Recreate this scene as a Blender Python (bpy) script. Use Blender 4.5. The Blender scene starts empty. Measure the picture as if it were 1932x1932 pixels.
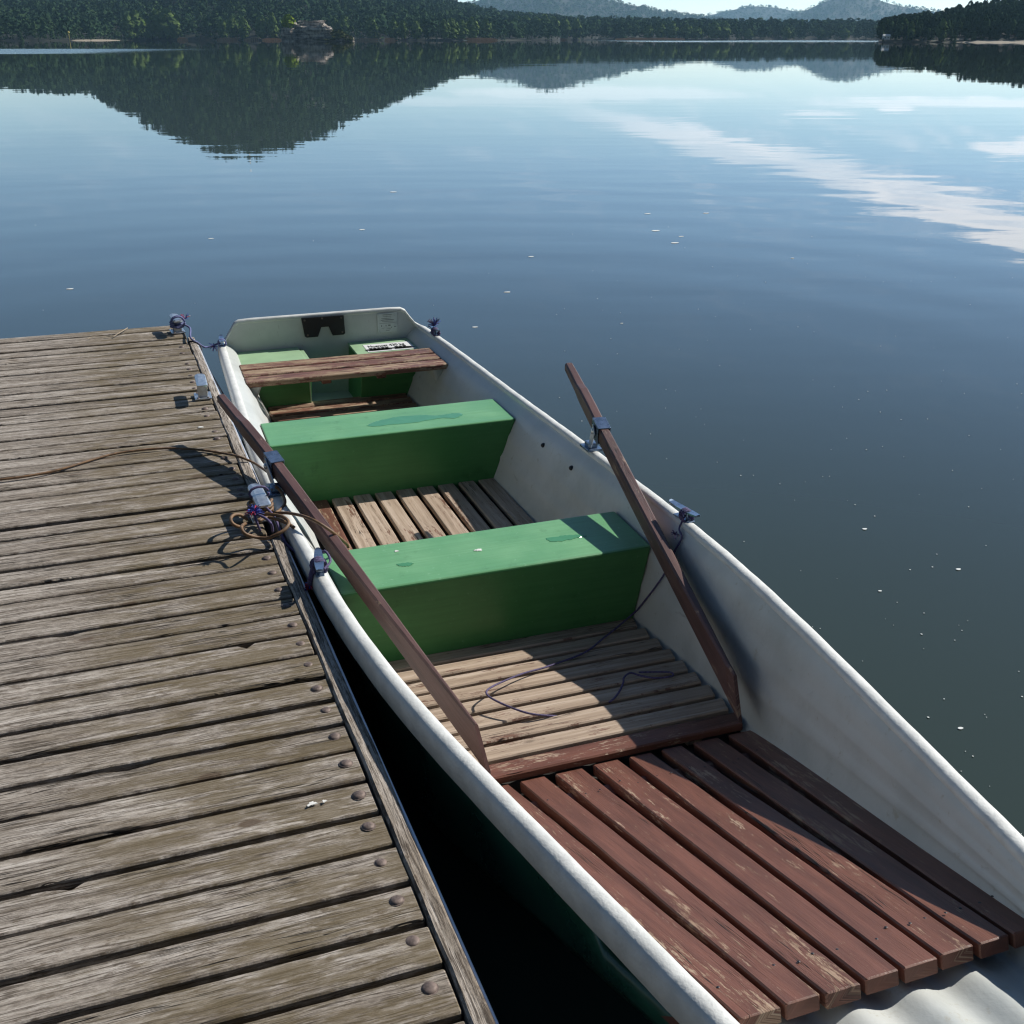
import bpy, bmesh, math, random
import numpy as np
from mathutils import Vector, Matrix
random.seed(7); rng = np.random.default_rng(11)
C = bpy.context.scene.collection
R = math.radians
# ---------------------------------------------------------------- survey of the place
CAM_H = 1.95                                   # lens above the water
F = 2050.; PP = 966.; PITCH = math.atan((PP-72.)/F)
def ray(u, v):
    x = (u-PP)/F; y = (v-PP)/F
    return Vector((x, math.cos(PITCH)-y*math.sin(PITCH), -(math.sin(PITCH)+y*math.cos(PITCH))))
def at(u, v, z):                               # point of the level z metres above the water
    d = ray(u, v); k = (z-CAM_H)/d.z
    return Vector((d.x*k, d.y*k, z))
BYAW = R(19.5)
TV = Vector((math.cos(BYAW), math.sin(BYAW), 0)); SV = Vector((math.sin(BYAW), -math.cos(BYAW), 0))
BO = Vector((-1.35, 7.0, 0)) - .04*TV          # stern end of the boat's centre line
S0 = 3.0
def bw(s, t, z): return BO + SV*s + TV*t + Vector((0, 0, z))
def L(s, t, z): return Vector((t, S0-s, z))    # boat's own axes: x athwart, y towards the stern
def toboat(p): d = p-BO; return Vector((d.dot(TV), S0-d.dot(SV), p.z))
DTH = R(110.75); DE = Vector((math.cos(DTH), math.sin(DTH), 0)); DN = Vector((DE.y, -DE.x, 0))
D0 = Vector((-1.769, 5.798, 0)); DZ = .45      # far corner and height of the dock
def todock(p): d = p-D0; return Vector((d.dot(DN), d.dot(DE), p.z))
def ip(x, X, Y): return float(np.interp(x, X, Y))
# ---------------------------------------------------------------- objects
def tag(o, label=None, cat=None, group=None, kind=None):
    if label: o['label'] = label
    if cat: o['category'] = cat
    if group: o['group'] = group
    if kind: o['kind'] = kind
    return o
def empty(name, loc, rz=0., parent=None):
    o = bpy.data.objects.new(name, None); C.objects.link(o)
    o.location = loc; o.rotation_euler = (0, 0, rz); o.empty_display_size = .1
    if parent: o.parent = parent
    return o
class MB:
    def __init__(s): s.v = []; s.f = []; s.m = []; s.pc = []; s.sm = []
    def add(s, vs, fs, mat=0, pc=None, smooth=False):
        b = len(s.v); s.v += [tuple(x) for x in vs]
        s.pc += [tuple(x) for x in pc] if pc is not None else [tuple(x) for x in vs]
        for f in fs: s.f.append(tuple(i+b for i in f)); s.m.append(mat); s.sm.append(smooth)
    def build(s, name, mats, parent=None, kind=None):
        me = bpy.data.meshes.new(name); me.from_pydata(s.v, [], s.f)
        if not isinstance(mats, (list, tuple)): mats = [mats]
        for m in mats: me.materials.append(m)
        me.polygons.foreach_set('material_index', s.m); me.polygons.foreach_set('use_smooth', s.sm)
        a = me.attributes.new('pc', 'FLOAT_VECTOR', 'POINT'); a.data.foreach_set('vector', np.array(s.pc, 'f').ravel())
        me.update()
        o = bpy.data.objects.new(name, me); C.objects.link(o)
        if parent: o.parent = parent
        if kind: o['kind'] = kind
        return o
BID = [0]
def board(mb, A, B, wv, up, w, th, seg=6, r=.004, sk=(0, 0), wob=0., wB=None, warp=0., mat=0, thB=None, notch=()):
    A = Vector(A); B = Vector(B); d = B-A; Ln = d.length; d.normalize(); wv = Vector(wv).normalized(); up = Vector(up).normalized()
    wB = wB or w; thB = thB or th
    BID[0] += 1; idv = BID[0]*3.71
    vs = []; pc = []; fs = []
    st = [0, r/Ln] + [i/seg for i in range(1, seg)] + [1-r/Ln, 1]
    j1 = random.uniform(-1, 1); j2 = random.uniform(-1, 1)
    for k, q in enumerate(st):
        ww = w+(wB-w)*q; tt = th+(thB-th)*q
        ins = r*.8 if k in (0, len(st)-1) else 0
        e1 = random.uniform(-wob, wob); e2 = random.uniform(-wob, wob); ez = warp*(j1*math.sin(math.pi*q)+j2*math.sin(2*math.pi*q))
        for (nl_, dep, hwid) in notch: e2 -= dep*max(0, 1-abs(q*Ln-nl_)/hwid)**.5
        hw = ww/2
        ring = [(-hw+e1+ins, -r), (-hw+r+e1+ins, -ins), (hw-r+e2-ins, -ins), (hw+e2-ins, -r), (hw+e2-ins, -tt+r), (hw-r+e2-ins, -tt+ins), (-hw+r+e1+ins, -tt+ins), (-hw+e1+ins, -tt+r)]
        for (a, h) in ring:
            l = q*Ln + (sk[0]*(1-q)+sk[1]*q)*a
            p = A + d*l + wv*a + up*(h+ez)
            vs.append(p); pc.append((l, a+h*.8*(1 if a > 0 else -1), idv))
    n = len(st)
    for k in range(n-1):
        for j in range(8):
            a = k*8+j; b = k*8+(j+1) % 8; fs.append((a, b, b+8, a+8))
    fs.append(tuple(range(8))[::-1]); fs.append(tuple(range((n-1)*8, n*8)))
    mb.add(vs, fs, mat, pc)
def catmull(P, n=6):
    P = [Vector(p) for p in P]; out = []
    for i in range(len(P)-1):
        a = P[max(i-1, 0)]; b = P[i]; c = P[i+1]; e = P[min(i+2, len(P)-1)]
        for k in range(n):
            t = k/n
            out.append(.5*((2*b)+(c-a)*t+(2*a-5*b+4*c-e)*t*t+(3*b-a-3*c+e)*t**3))
    out.append(P[-1]); return out
def tube(mb, P, r, seg=8, smooth=True, mat=0, n=6, cat=True, taper=None):
    P = catmull(P, n) if cat else [Vector(p) for p in P]
    vs = []; pc = []; fs = []; ln = 0; N = len(P); up = Vector((0, 0, 1))
    for i, p in enumerate(P):
        d = (P[min(i+1, N-1)]-P[max(i-1, 0)]).normalized()
        x = d.cross(up)
        if x.length < .1: x = d.cross(Vector((1, 0, 0)))
        x.normalize(); y = x.cross(d)
        if i: ln += (p-P[i-1]).length
        rr = r if taper is None else r+(taper-r)*i/(N-1)
        for j in range(seg):
            a = 2*math.pi*j/seg; vs.append(p+(x*math.cos(a)+y*math.sin(a))*rr); pc.append((ln, j/seg, 0))
    for i in range(N-1):
        for j in range(seg):
            a = i*seg+j; b = i*seg+(j+1) % seg; fs.append((a, b, b+seg, a+seg))
    fs.append(tuple(range(seg))[::-1]); fs.append(tuple(range((N-1)*seg, N*seg)))
    mb.add(vs, fs, mat, pc, smooth)
def box(mb, c, ax, ay, az, sx, sy, sz, r=.003, mat=0, smooth=False):
    c = Vector(c); bm = bmesh.new(); bmesh.ops.create_cube(bm, size=1)
    for v in bm.verts: v.co = Vector((v.co.x*sx, v.co.y*sy, v.co.z*sz))
    if r: bmesh.ops.bevel(bm, geom=bm.edges[:], offset=r, segments=2, affect='EDGES', profile=.5)
    bm.verts.index_update()
    mb.add([c+Vector(ax)*v.co.x+Vector(ay)*v.co.y+Vector(az)*v.co.z for v in bm.verts], [tuple(v.index for v in f.verts) for f in bm.faces], mat, smooth=smooth); bm.free()
def prism(mb, corners, r=.006, mat=0, seg=2):  # 8 corners: bottom 4, top 4
    bm = bmesh.new(); vs = [bm.verts.new(c) for c in corners]
    for f in ((3, 2, 1, 0), (4, 5, 6, 7), (0, 1, 5, 4), (1, 2, 6, 5), (2, 3, 7, 6), (3, 0, 4, 7)): bm.faces.new([vs[i] for i in f])
    bmesh.ops.recalc_face_normals(bm, faces=bm.faces[:])
    if r: bmesh.ops.bevel(bm, geom=bm.edges[:], offset=r, segments=seg, affect='EDGES', profile=.5)
    bm.verts.index_update()
    mb.add([v.co.copy() for v in bm.verts], [tuple(v.index for v in f.verts) for f in bm.faces], mat); bm.free()
def dome(mb, c, r, h, seg=12, rings=4, up=Vector((0, 0, 1)), mat=0, ax=None):
    c = Vector(c); up = Vector(up).normalized(); x = up.cross(Vector((.3, 1, .2))).normalized(); y = up.cross(x)
    vs = []; fs = []
    for i in range(rings):
        a = i/rings*math.pi/2
        for j in range(seg):
            b = 2*math.pi*j/seg; vs.append(c+(x*math.cos(b)+y*math.sin(b))*r*math.cos(a)+up*h*math.sin(a))
    vs.append(c+up*h)
    for i in range(rings-1):
        for j in range(seg): a = i*seg+j; b = i*seg+(j+1) % seg; fs.append((a, b, b+seg, a+seg))
    for j in range(seg): fs.append(((rings-1)*seg+j, (rings-1)*seg+(j+1) % seg, rings*seg))
    mb.add(vs, fs, mat, None, True)
def blot(mb, c, rx, ry, ang=0, h=.0015, seg=18, jag=.25, mat=0, lift=.0):
    c = Vector(c); ca, sa = math.cos(ang), math.sin(ang); vs = []; ph = random.uniform(0, 9)
    for hh, k in ((0, 1.), (h, .86)):
        for j in range(seg):
            a = 2*math.pi*j/seg; q = k*(1+jag*(.6*math.sin(3*a+ph)+.4*math.sin(7*a+2*ph)+.3*random.uniform(-1, 1)*(hh == 0)))
            x = rx*q*math.cos(a); y = ry*q*math.sin(a)
            vs.append(c+Vector((x*ca-y*sa, x*sa+y*ca, hh+lift)))
    fs = [(j, (j+1) % seg, seg+(j+1) % seg, seg+j) for j in range(seg)]+[tuple(range(seg, 2*seg))]
    mb.add(vs, fs, mat)
# ---------------------------------------------------------------- materials
def mat(name):
    m = bpy.data.materials.new(name); m.use_nodes = True; nt = m.node_tree; nt.nodes.clear()
    out = nt.nodes.new('ShaderNodeOutputMaterial'); b = nt.nodes.new('ShaderNodeBsdfPrincipled'); nt.links.new(b.outputs[0], out.inputs[0])
    return m, N(nt), b
class N:
    def __init__(s, nt): s.nt = nt
    def put(s, sock, v):
        if isinstance(v, bpy.types.NodeSocket): s.nt.links.new(v, sock)
        elif isinstance(v, (tuple, list)) and len(v) == 3 and sock.type == 'RGBA': sock.default_value = (*v, 1)
        else: sock.default_value = v
    def n(s, t, **k):
        x = s.nt.nodes.new(t)
        for a, b in k.items(): setattr(x, a, b)
        return x
    def attr(s, name): return s.n('ShaderNodeAttribute', attribute_name=name).outputs['Vector']
    def pos(s): return s.n('ShaderNodeNewGeometry').outputs['Position']
    def obj(s): return s.n('ShaderNodeTexCoord').outputs['Object']
    def mul(s, v, k): x = s.n('ShaderNodeVectorMath', operation='MULTIPLY'); s.put(x.inputs[0], v); x.inputs[1].default_value = k; return x.outputs[0]
    def noise(s, v, scale=1, det=4, rough=.55, dist=0, k=None, w=None):
        x = s.n('ShaderNodeTexNoise'); 
        if k: v = s.mul(v, k)
        s.put(x.inputs['Vector'], v); x.inputs['Scale'].default_value = scale; x.inputs['Detail'].default_value = det
        x.inputs['Roughness'].default_value = rough; x.inputs['Distortion'].default_value = dist
        return x.outputs['Fac']
    def vor(s, v, scale=1, k=None, rand=1):
        x = s.n('ShaderNodeTexVoronoi')
        if k: v = s.mul(v, k)
        s.put(x.inputs['Vector'], v); x.inputs['Scale'].default_value = scale; x.inputs['Randomness'].default_value = rand; return x
    def math(s, op, a, b=0., c=0., clamp=False):
        x = s.n('ShaderNodeMath', operation=op, use_clamp=clamp); s.put(x.inputs[0], a); s.put(x.inputs[1], b); s.put(x.inputs[2], c); return x.outputs[0]
    def ss(s, v, a, b, lo=0., hi=1.):
        x = s.n('ShaderNodeMapRange', interpolation_type='SMOOTHSTEP'); s.put(x.inputs['Value'], v)
        for n_, q in (('From Min', a), ('From Max', b), ('To Min', lo), ('To Max', hi)): s.put(x.inputs[n_], q)
        return x.outputs[0]
    def mix(s, f, a, b, mode='MIX'):
        x = s.n('ShaderNodeMix', data_type='RGBA', blend_type=mode, clamp_factor=True)
        s.put(x.inputs[0], f); s.put(x.inputs[6], a); s.put(x.inputs[7], b); return x.outputs[2]
    def ramp(s, f, st):
        x = s.n('ShaderNodeValToRGB'); s.put(x.inputs[0], f); e = x.color_ramp.elements
        e[0].position, e[0].color = st[0][0], (*st[0][1], 1); e[1].position, e[1].color = st[-1][0], (*st[-1][1], 1)
        for p, c in st[1:-1]: q = e.new(p); q.color = (*c, 1)
        return x.outputs[0]
    def bump(s, h, strength=.5, dist=.002, normal=None):
        x = s.n('ShaderNodeBump'); s.put(x.inputs['Height'], h); x.inputs['Strength'].default_value = strength; x.inputs['Distance'].default_value = dist
        if normal: s.put(x.inputs['Normal'], normal)
        return x.outputs[0]
    def sep(s, v): x = s.n('ShaderNodeSeparateXYZ'); s.put(x.inputs[0], v); return x.outputs
def plain(name, col, rough=.5, metal=0., var=.12, sc=20, bump=0.):
    m, n, b = mat(name); f = n.noise(n.obj(), sc, 5)
    c2 = tuple(c*(1-var*2) for c in col)
    n.put(b.inputs['Base Color'], n.mix(n.ss(f, .3, .7), c2, col)); n.put(b.inputs['Roughness'], n.ss(f, .2, .8, rough*.8, min(1, rough*1.2))); b.inputs['Metallic'].default_value = metal
    if bump: n.put(b.inputs['Normal'], n.bump(n.noise(n.obj(), sc*6, 4), .6, bump))
    return m
M = {}
def wood_core(n, v):
    wv = n.noise(v, 1, 3, k=(2.2, 16, 1))
    dv = n.n('ShaderNodeVectorMath', operation='MULTIPLY_ADD')       # grain wanders a little
    cmb = n.n('ShaderNodeCombineXYZ'); n.put(cmb.inputs[1], wv); n.put(dv.inputs[0], cmb.outputs[0]); dv.inputs[1].default_value = (0, .03, 0); n.put(dv.inputs[2], v)
    g = dv.outputs[0]
    fine = n.noise(g, 1, 6, .7, k=(11, 240, 1)); band = n.noise(g, 1, 3, .6, k=(1.6, 60, 1)); low = n.noise(v, 1, 3, k=(2.1, 11, 1))
    cr = n.noise(g, 1, 3, .6, k=(1.3, 48, 1.3)); crack = n.ss(n.math('ABSOLUTE', n.math('SUBTRACT', cr, .5)), .0, .014, 1, 0)
    crack = n.math('MULTIPLY', crack, n.ss(n.noise(v, 1, 2, k=(1.9, 5, 2)), .52, .62))
    kn = n.vor(v, 1, k=(3.1, 7.5, 1)).outputs['Distance']
    kr = n.math('ADD', kn, n.math('MULTIPLY', fine, .05))
    knot = n.ss(kr, .09, .13, 1, 0); ring = n.math('MULTIPLY', n.ss(kr, .13, .26, 1, 0), n.ss(n.math('SINE', n.math('MULTIPLY', kr, 150)), 0, 1))
    return fine, band, low, crack, knot, ring
def weathered(name, damp_on=True):
    m, n, b = mat(name); v = n.attr('pc'); fine, band, low, crack, knot, ring = wood_core(n, v)
    idn = n.n('ShaderNodeTexWhiteNoise', noise_dimensions='1D'); n.put(idn.inputs['W'], n.sep(v)[2])
    mot = n.noise(v, 1, 6, .75, k=(16, 46, 3)); mot2 = n.noise(v, 1, 7, .78, k=(48, 150, 5)); patch = n.noise(v, 1, 5, .65, k=(3.2, 13, 1))
    base = n.ramp(n.math('ADD', n.math('MULTIPLY', band, .5), n.math('MULTIPLY', mot2, .5)), [(.39, (.20, .172, .145)), (.5, (.405, .362, .315)), (.60, (.56, .515, .465))])
    base = n.mix(n.ss(patch, .49, .63, 0, .55), base, n.mix(n.ss(mot, .4, .6), (.14, .113, .085), (.27, .228, .178)))
    base = n.mix(n.ss(mot, .55, .66, 0, .75), base, (.13, .098, .068))
    base = n.mix(n.ss(n.noise(v, 1, 6, .75, k=(11, 70, 7)), .57, .68, 0, .45), base, (.56, .50, .43))
    base = n.mix(n.ss(fine, .40, .52, .85, 0), base, (.07, .055, .042))
    pick = n.mix(n.math('MULTIPLY', idn.outputs[0], .8), (1.12, 1.11, 1.10), (.76, .73, .70))
    base = n.mix(1., base, pick, 'MULTIPLY')
    edge = n.ss(n.math('ABSOLUTE', n.sep(v)[1]), .036, .056)
    base = n.mix(n.math('MULTIPLY', edge, n.ss(n.noise(v, 1, 5, .7, k=(9, 9, 1)), .42, .60, .05, .8)), base, (.09, .07, .052))
    xs = n.sep(v)[0]
    damp = n.math('MULTIPLY', n.ss(n.math('ADD', xs, n.math('MULTIPLY', low, .5)), 2.1, 2.5), n.ss(n.noise(v, 1, 5, .7, k=(6, 24, 1)), .38, .58))
    if damp_on: base = n.mix(n.math('MULTIPLY', damp, .75), base, (.15, .115, .062))
    base = n.mix(n.math('MULTIPLY', ring, .3), base, (.2, .14, .09)); base = n.mix(n.math('MULTIPLY', knot, .8), base, (.11, .075, .05))
    cr2 = n.noise(v, 1, 3, .7, k=(.9, 105, 2)); hair = n.math('MULTIPLY', n.ss(n.math('ABSOLUTE', n.math('SUBTRACT', cr2, .47)), 0, .012, 1, 0), n.ss(n.noise(v, 1, 2, k=(2.5, 14, 4)), .50, .60))
    base = n.mix(n.math('MULTIPLY', hair, .85), base, (.04, .03, .024)); base = n.mix(crack, base, (.022, .017, .014))
    n.put(b.inputs['Base Color'], base); b.inputs['Roughness'].default_value = .82; b.inputs['Specular IOR Level'].default_value = .22
    h = n.math('SUBTRACT', n.math('ADD', n.math('ADD', n.math('MULTIPLY', fine, .8), n.math('MULTIPLY', mot2, .5)), n.math('MULTIPLY', band, .8)), n.math('MULTIPLY', crack, 1.8))
    n.put(b.inputs['Normal'], n.bump(h, 1., .0045)); return m
def painted(name, paint, wear, bare=((.30, .20, .13), (.42, .31, .22), (.56, .44, .33)), rough=.45, scale=1.):
    m, n, b = mat(name); v = n.attr('pc'); fine, band, low, crack, knot, ring = wood_core(n, v)
    base = n.ramp(band, [(.28, bare[0]), (.5, bare[1]), (.72, bare[2])])
    base = n.mix(n.ss(fine, .3, .5, .5, 0), base, tuple(c*.45 for c in bare[0]))
    base = n.mix(n.math('MULTIPLY', ring, .35), base, bare[0]); base = n.mix(n.math('MULTIPLY', knot, .7), base, tuple(c*.5 for c in bare[0]))
    w1 = n.noise(v, 1, 8, .78, k=(9*scale, 42*scale, 1)); w2 = n.noise(v, 1, 4, .65, k=(2.4, 12, 1)); w3 = n.noise(v, 1, 6, .75, k=(30, 160, 3))
    e = n.math('ADD', n.math('ADD', n.math('MULTIPLY', w1, .40), n.math('MULTIPLY', w2, .34)), n.math('MULTIPLY', w3, .26))
    e = n.math('ADD', e, n.math('MULTIPLY', n.math('SUBTRACT', fine, .5), .22))
    msk = n.ss(e, wear-.012, wear+.02)                                  # 1 = bare
    pc = n.mix(n.ss(n.noise(v, 1, 4, k=(4, 30, 1)), .3, .7), tuple(c*.78 for c in paint), tuple(min(1, c*1.2) for c in paint))
    pc = n.mix(n.ss(fine, .33, .5, .35, 0), pc, tuple(c*.45 for c in paint))
    base = n.mix(msk, pc, base); base = n.mix(crack, base, (.02, .014, .012))
    n.put(b.inputs['Base Color'], base); n.put(b.inputs['Roughness'], n.ss(msk, 0, 1, rough, .75)); b.inputs['Specular IOR Level'].default_value = .35
    h = n.math('SUBTRACT', n.math('SUBTRACT', n.math('ADD', n.math('MULTIPLY', fine, .6), n.math('MULTIPLY', band, .6)), n.math('MULTIPLY', msk, .25)), n.math('MULTIPLY', crack, 1.4))
    n.put(b.inputs['Normal'], n.bump(h, .7, .0022)); return m
RED = (.160, .066, .044)
M['deck'] = weathered('weathered_deck_wood'); M['rail'] = weathered('weathered_rail_wood', False)
M['slat_red'] = painted('worn_red_brown_paint', RED, .556, bare=((.21, .125, .085), (.33, .22, .15), (.46, .35, .26)))
M['slat_red2'] = painted('patchy_red_brown_paint', (.18, .08, .055), .50, bare=((.22, .14, .085), (.35, .25, .16), (.46, .35, .24)))
M['slat_bare'] = painted('sun_bleached_board', (.20, .11, .075), .435, bare=((.29, .215, .155), (.41, .315, .235), (.53, .43, .34)))
M['oar'] = painted('dark_maroon_oar_paint', (.108, .058, .052), .565, bare=((.2, .13, .09), (.3, .21, .15), (.42, .32, .25)), rough=.5)
def gelcoat():
    m, n, b = mat('white_gelcoat'); v = n.obj()
    a = n.noise(v, 9, 5, .6); d = n.noise(v, 3, 4, .6)
    base = n.mix(n.ss(d, .42, .7), (.55, .57, .55), (.46, .485, .465)); base = n.mix(n.ss(n.noise(v, 28, 4, .7), .60, .75), base, (.42, .41, .35))
    n.put(b.inputs['Base Color'], base); b.inputs['Roughness'].default_value = .42
    scr = n.math('MULTIPLY', n.ss(n.noise(v, 1, 4, .7, k=(90, 5, 14)), .63, .70), n.ss(n.noise(v, 4, 3), .5, .65))   # scuffs along the boat
    base = n.mix(n.math('MULTIPLY', scr, .55), base, (.30, .30, .28)); base = n.mix(n.ss(n.noise(v, 1.7, 5, .7), .55, .72, 0, .45), base, (.36, .375, .35))
    n.put(b.inputs['Base Color'], base); n.put(b.inputs['Normal'], n.bump(n.math('ADD', a, n.math('MULTIPLY', n.noise(v, 70, 3), .6)), .45, .0022)); return m
M['white'] = gelcoat()
M['rim'] = plain('chalky_white_rim', (.70, .71, .68), .55, var=.08, sc=22, bump=.0022)
M['bilge'] = plain('bilge_painted_shade', (.035, .034, .03), .6, var=.25, sc=12)  # hull bottom painted near-black so the floor gaps read as shaded
M['outer'] = plain('dark_green_hull', (.035, .13, .075), .3, var=.2, sc=6)
def greenpaint(name, ca, cb, cc):
    m, n, b = mat(name); v = n.obj(); a = n.noise(v, 5, 4); 
    base = n.mix(n.ss(a, .35, .7), ca, cb); br = n.noise(v, 1, 5, .7, k=(3, 110, 60)); base = n.mix(n.ss(br, .42, .6, 0, .35), base, tuple(c*.8 for c in ca)); gr = n.noise(v, 11, 6, .75); base = n.mix(n.ss(gr, .58, .70, 0, .5), base, tuple(c*.62 for c in ca)); base = n.mix(n.ss(n.noise(v, 60, 4, .7), .62, .75), base, cc)
    n.put(b.inputs['Base Color'], base); n.put(b.inputs['Roughness'], n.ss(a, .3, .7, .36, .5)); n.put(b.inputs['Normal'], n.bump(n.math('ADD', n.noise(v, 14, 3), n.math('MULTIPLY', br, .5)), .35, .003)); return m
M['green'] = greenpaint('green_paint_lit_tone', (.135, .355, .158), (.175, .41, .202), (.24, .47, .27)); M['green_side'] = greenpaint('green_paint_shade_tone', (.045, .185, .055), (.06, .215, .065), (.08, .24, .09))  # same seat green twice: lit tone for tops, shade painted into the side tone
M['green_lid'] = plain('yellowish_green_lid_paint', (.33, .50, .30), .5, var=.06, sc=8)
M['wet'] = plain('wet_green_paint', (.078, .285, .128), .2, var=.05, sc=30)
M['steel'] = plain('galvanised_steel', (.62, .65, .68), .38, metal=.85, var=.12, sc=50)
M['alu'] = plain('bare_aluminium_channel', (.82, .85, .90), .45, metal=.55, var=.08, sc=15)
M['blue_steel'] = plain('blue_grey_strap_steel', (.22, .30, .42), .28, metal=.75, var=.15, sc=40)
M['bolt'] = plain('rusty_grey_bolt', (.21, .16, .14), .6, metal=.3, var=.25, sc=110, bump=.0006)
M['black'] = plain('black_plastic', (.012, .013, .02), .45, var=.2, sc=40)
M['dark_wood'] = plain('dark_wet_timber', (.05, .038, .03), .8, var=.25, sc=14)
M['blue_rope'] = plain('blue_violet_rope', (.17, .19, .40), .8, var=.3, sc=160, bump=.001)
M['purple_rope'] = plain('purple_cord', (.13, .105, .23), .8, var=.3, sc=160, bump=.001)
M['brown_rope'] = plain('brown_rubber_cord', (.22, .125, .06), .6, var=.25, sc=60)
M['dark_rope'] = plain('dark_cord', (.022, .024, .04), .75, var=.2, sc=90)
M['fray_red'] = plain('red_frayed_fibre', (.55, .04, .10), .8, var=.2, sc=100)
M['fray_blue'] = plain('blue_frayed_fibre', (.06, .10, .45), .8, var=.2, sc=100)
M['fray_white'] = plain('pale_frayed_fibre', (.55, .52, .60), .8, var=.2, sc=100); M['sticker'] = plain('white_sticker', (.82, .83, .84), .4, var=.03, sc=10)
M['ink'] = plain('black_ink', (.02, .02, .02), .5, var=.1, sc=30)
M['plate_ink'] = plain('faded_plate_ink', (.12, .14, .14), .5); M['plate'] = plain('grey_info_plate', (.58, .62, .60), .3, var=.05, sc=30)
M['twig'] = plain('pale_twig', (.42, .34, .25), .8, var=.2, sc=60)
M['dropping'] = plain('chalk_white_dropping', (.80, .80, .76), .8, var=.1, sc=80)
M['foam'] = plain('pale_floating_fluff', (.74, .77, .76), .8, var=.05, sc=20)
# ---------------------------------------------------------------- dock
dock = tag(empty('dock', D0, DTH-math.pi/2), 'weathered grey timber jetty with riveted planks, moored boat alongside', 'jetty')
gaps = [-.379, -.265, -.158, -.035, .079, .188, .311, .415, .523, .642, .754, .860, .973, 1.093, 1.203, 1.306, 1.426, 1.545, 1.656, 1.759, 1.863, 1.989, 2.098, 2.221, 2.369, 2.466, 2.584, 2.706, 2.824, 2.927, 3.052, 3.165, 3.275, 3.392, 3.509, 3.627, 3.739, 3.847, 3.959, 4.081, 4.195, 4.305, 4.42]
while gaps[-1] < 7.2: gaps.append(gaps[-1]+random.uniform(.107, .120))
gw = {5: .016, 7: .016, 13: .015, 16: .019, 19: .006, 20: .007, 21: .015, 22: .010, 24: .036, 25: .016, 26: .016}
mb = MB(); TILT = .0201                       # the planks are not quite square to the edge
for i in range(len(gaps)-1):
    g0 = gw.get(i, random.choice((.011, .014, .017, .019))); g1 = gw.get(i+1, None)
    if g1 is None: g1 = gw[i+1] = random.choice((.011, .014, .016, .018, .020))
    gw.setdefault(i, g0)
    a = gaps[i]+gw[i]/2; b = gaps[i+1]-g1/2; w = b-a; c = (a+b)/2
    nr = random.uniform(-.006, .002); nl = -2.6
    sl = random.uniform(-.002, .002)
    dz = random.uniform(-.003, .0015)
    A = Vector((nl, -(c+TILT*(nl+.9)*0+TILT*(nl+.95)), DZ+dz)); B = Vector((nr, -(c+TILT*.95+sl), DZ+dz))
    nt_ = []
    for (u, v, dep, hwid) in ((465, 1219, .021, .022), (126, 1196, .012, .035), (127, 1664, .019, .017), (243, 1449, .010, .05), (600, 1287, .006, .03), (262, 868, .008, .06)):
        q_ = todock(at(u, v, DZ)); d_ = -q_.y-TILT*(q_.x+.95)
        if a-.012 < d_ < a+w*.55: nt_.append((q_.x-nl, dep, hwid))
    board(mb, A, B, (0, 1, 0), (0, 0, 1), w, .034, seg=110, r=.0032, wob=.0007, warp=.0012, notch=nt_)
mb.build('decking', M['deck'], dock)
nearend = -gaps[-1]
# the far fascia and the rail along the edge
mb = MB(); board(mb, (-2.6, .352+.0, DZ-.03), (0.0, .352+.05, DZ-.03), (0, 1, 0), (0, 0, 1), .024, .13, seg=5, r=.004, wob=.001); mb.build('fascia_board', M['deck'], dock)
def rail(d0, d1):
    mb = MB(); n = max(4, int((d1-d0)*5))
    xs = [.0185+.004*math.sin(7*d0+i*1.3)*.5 for i in range(n+1)]
    board(mb, (.021, -d0, DZ+.004), (.021, -d1, DZ+.004), (1, 0, 0), (0, 0, 1), .039, .09, seg=n*2, r=.005, wob=.0022, warp=.002); mb.build('edge_rail', M['rail'], dock)
rail(-.02, 2.385); rail(2.765, 7.0)
mb = MB()
for (x0, x1, z0, z1) in ((.0415, .0435, .30, .438), (.0435, .0495, .4355, .438), (.0435, .060, .30, .306)):
    prism(mb, [(x0, -7, z0), (x1, -7, z0), (x1, -.1, z0), (x0, -.1, z0), (x0, -7, z1), (x1, -7, z1), (x1, -.1, z1), (x0, -.1, z1)], .0012, seg=1)
mb.build('side_channel', M['alu'], dock)
mb = MB()
for x in (-.10, -1.2, -2.3): prism(mb, [(x-.05, -7.1, .25), (x+.05, -7.1, .25), (x+.05, .33, .25), (x-.05, .33, .25), (x-.05, -7.1, .419), (x+.05, -7.1, .419), (x+.05, .33, .419), (x-.05, .33, .419)], .004)
mb.build('stringers', M['dark_wood'], dock)
for y in (-.9, -3.4, -5.9):
    mb = MB(); prism(mb, [(-2.3, y-.6, -.25), (-.2, y-.6, -.25), (-.2, y+.6, -.25), (-2.3, y+.6, -.25), (-2.3, y-.6, .249), (-.2, y-.6, .249), (-.2, y+.6, .249), (-2.3, y+.6, .249)], .05); mb.build('pontoon_float', M['black'], dock)
bolts = [(.161, -.03), (.295, -.04), (.508, -.035), (.617, -.035), (.734, -.039), (.845, -.042), (.953, -.045), (1.281, -.032), (1.389, -.037), (1.612, -.028), (1.70, -.03), (1.94, -.03), (2.068, -.02), (2.174, -.02), (2.287, -.017), (2.337, -.022), (2.896, -.02), (3.005, -.02), (3.125, -.02), (3.234, -.02), (3.351, -.02), (3.463, -.02), (3.576, -.021), (3.696, -.023), (3.80, -.021), (3.914, -.024), (4.025, -.022), (4.145, -.021), (4.252, -.026), (4.368, -.029), (4.478, -.027), (4.588, -.028), (4.70, -.029)]
bm0 = None
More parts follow.
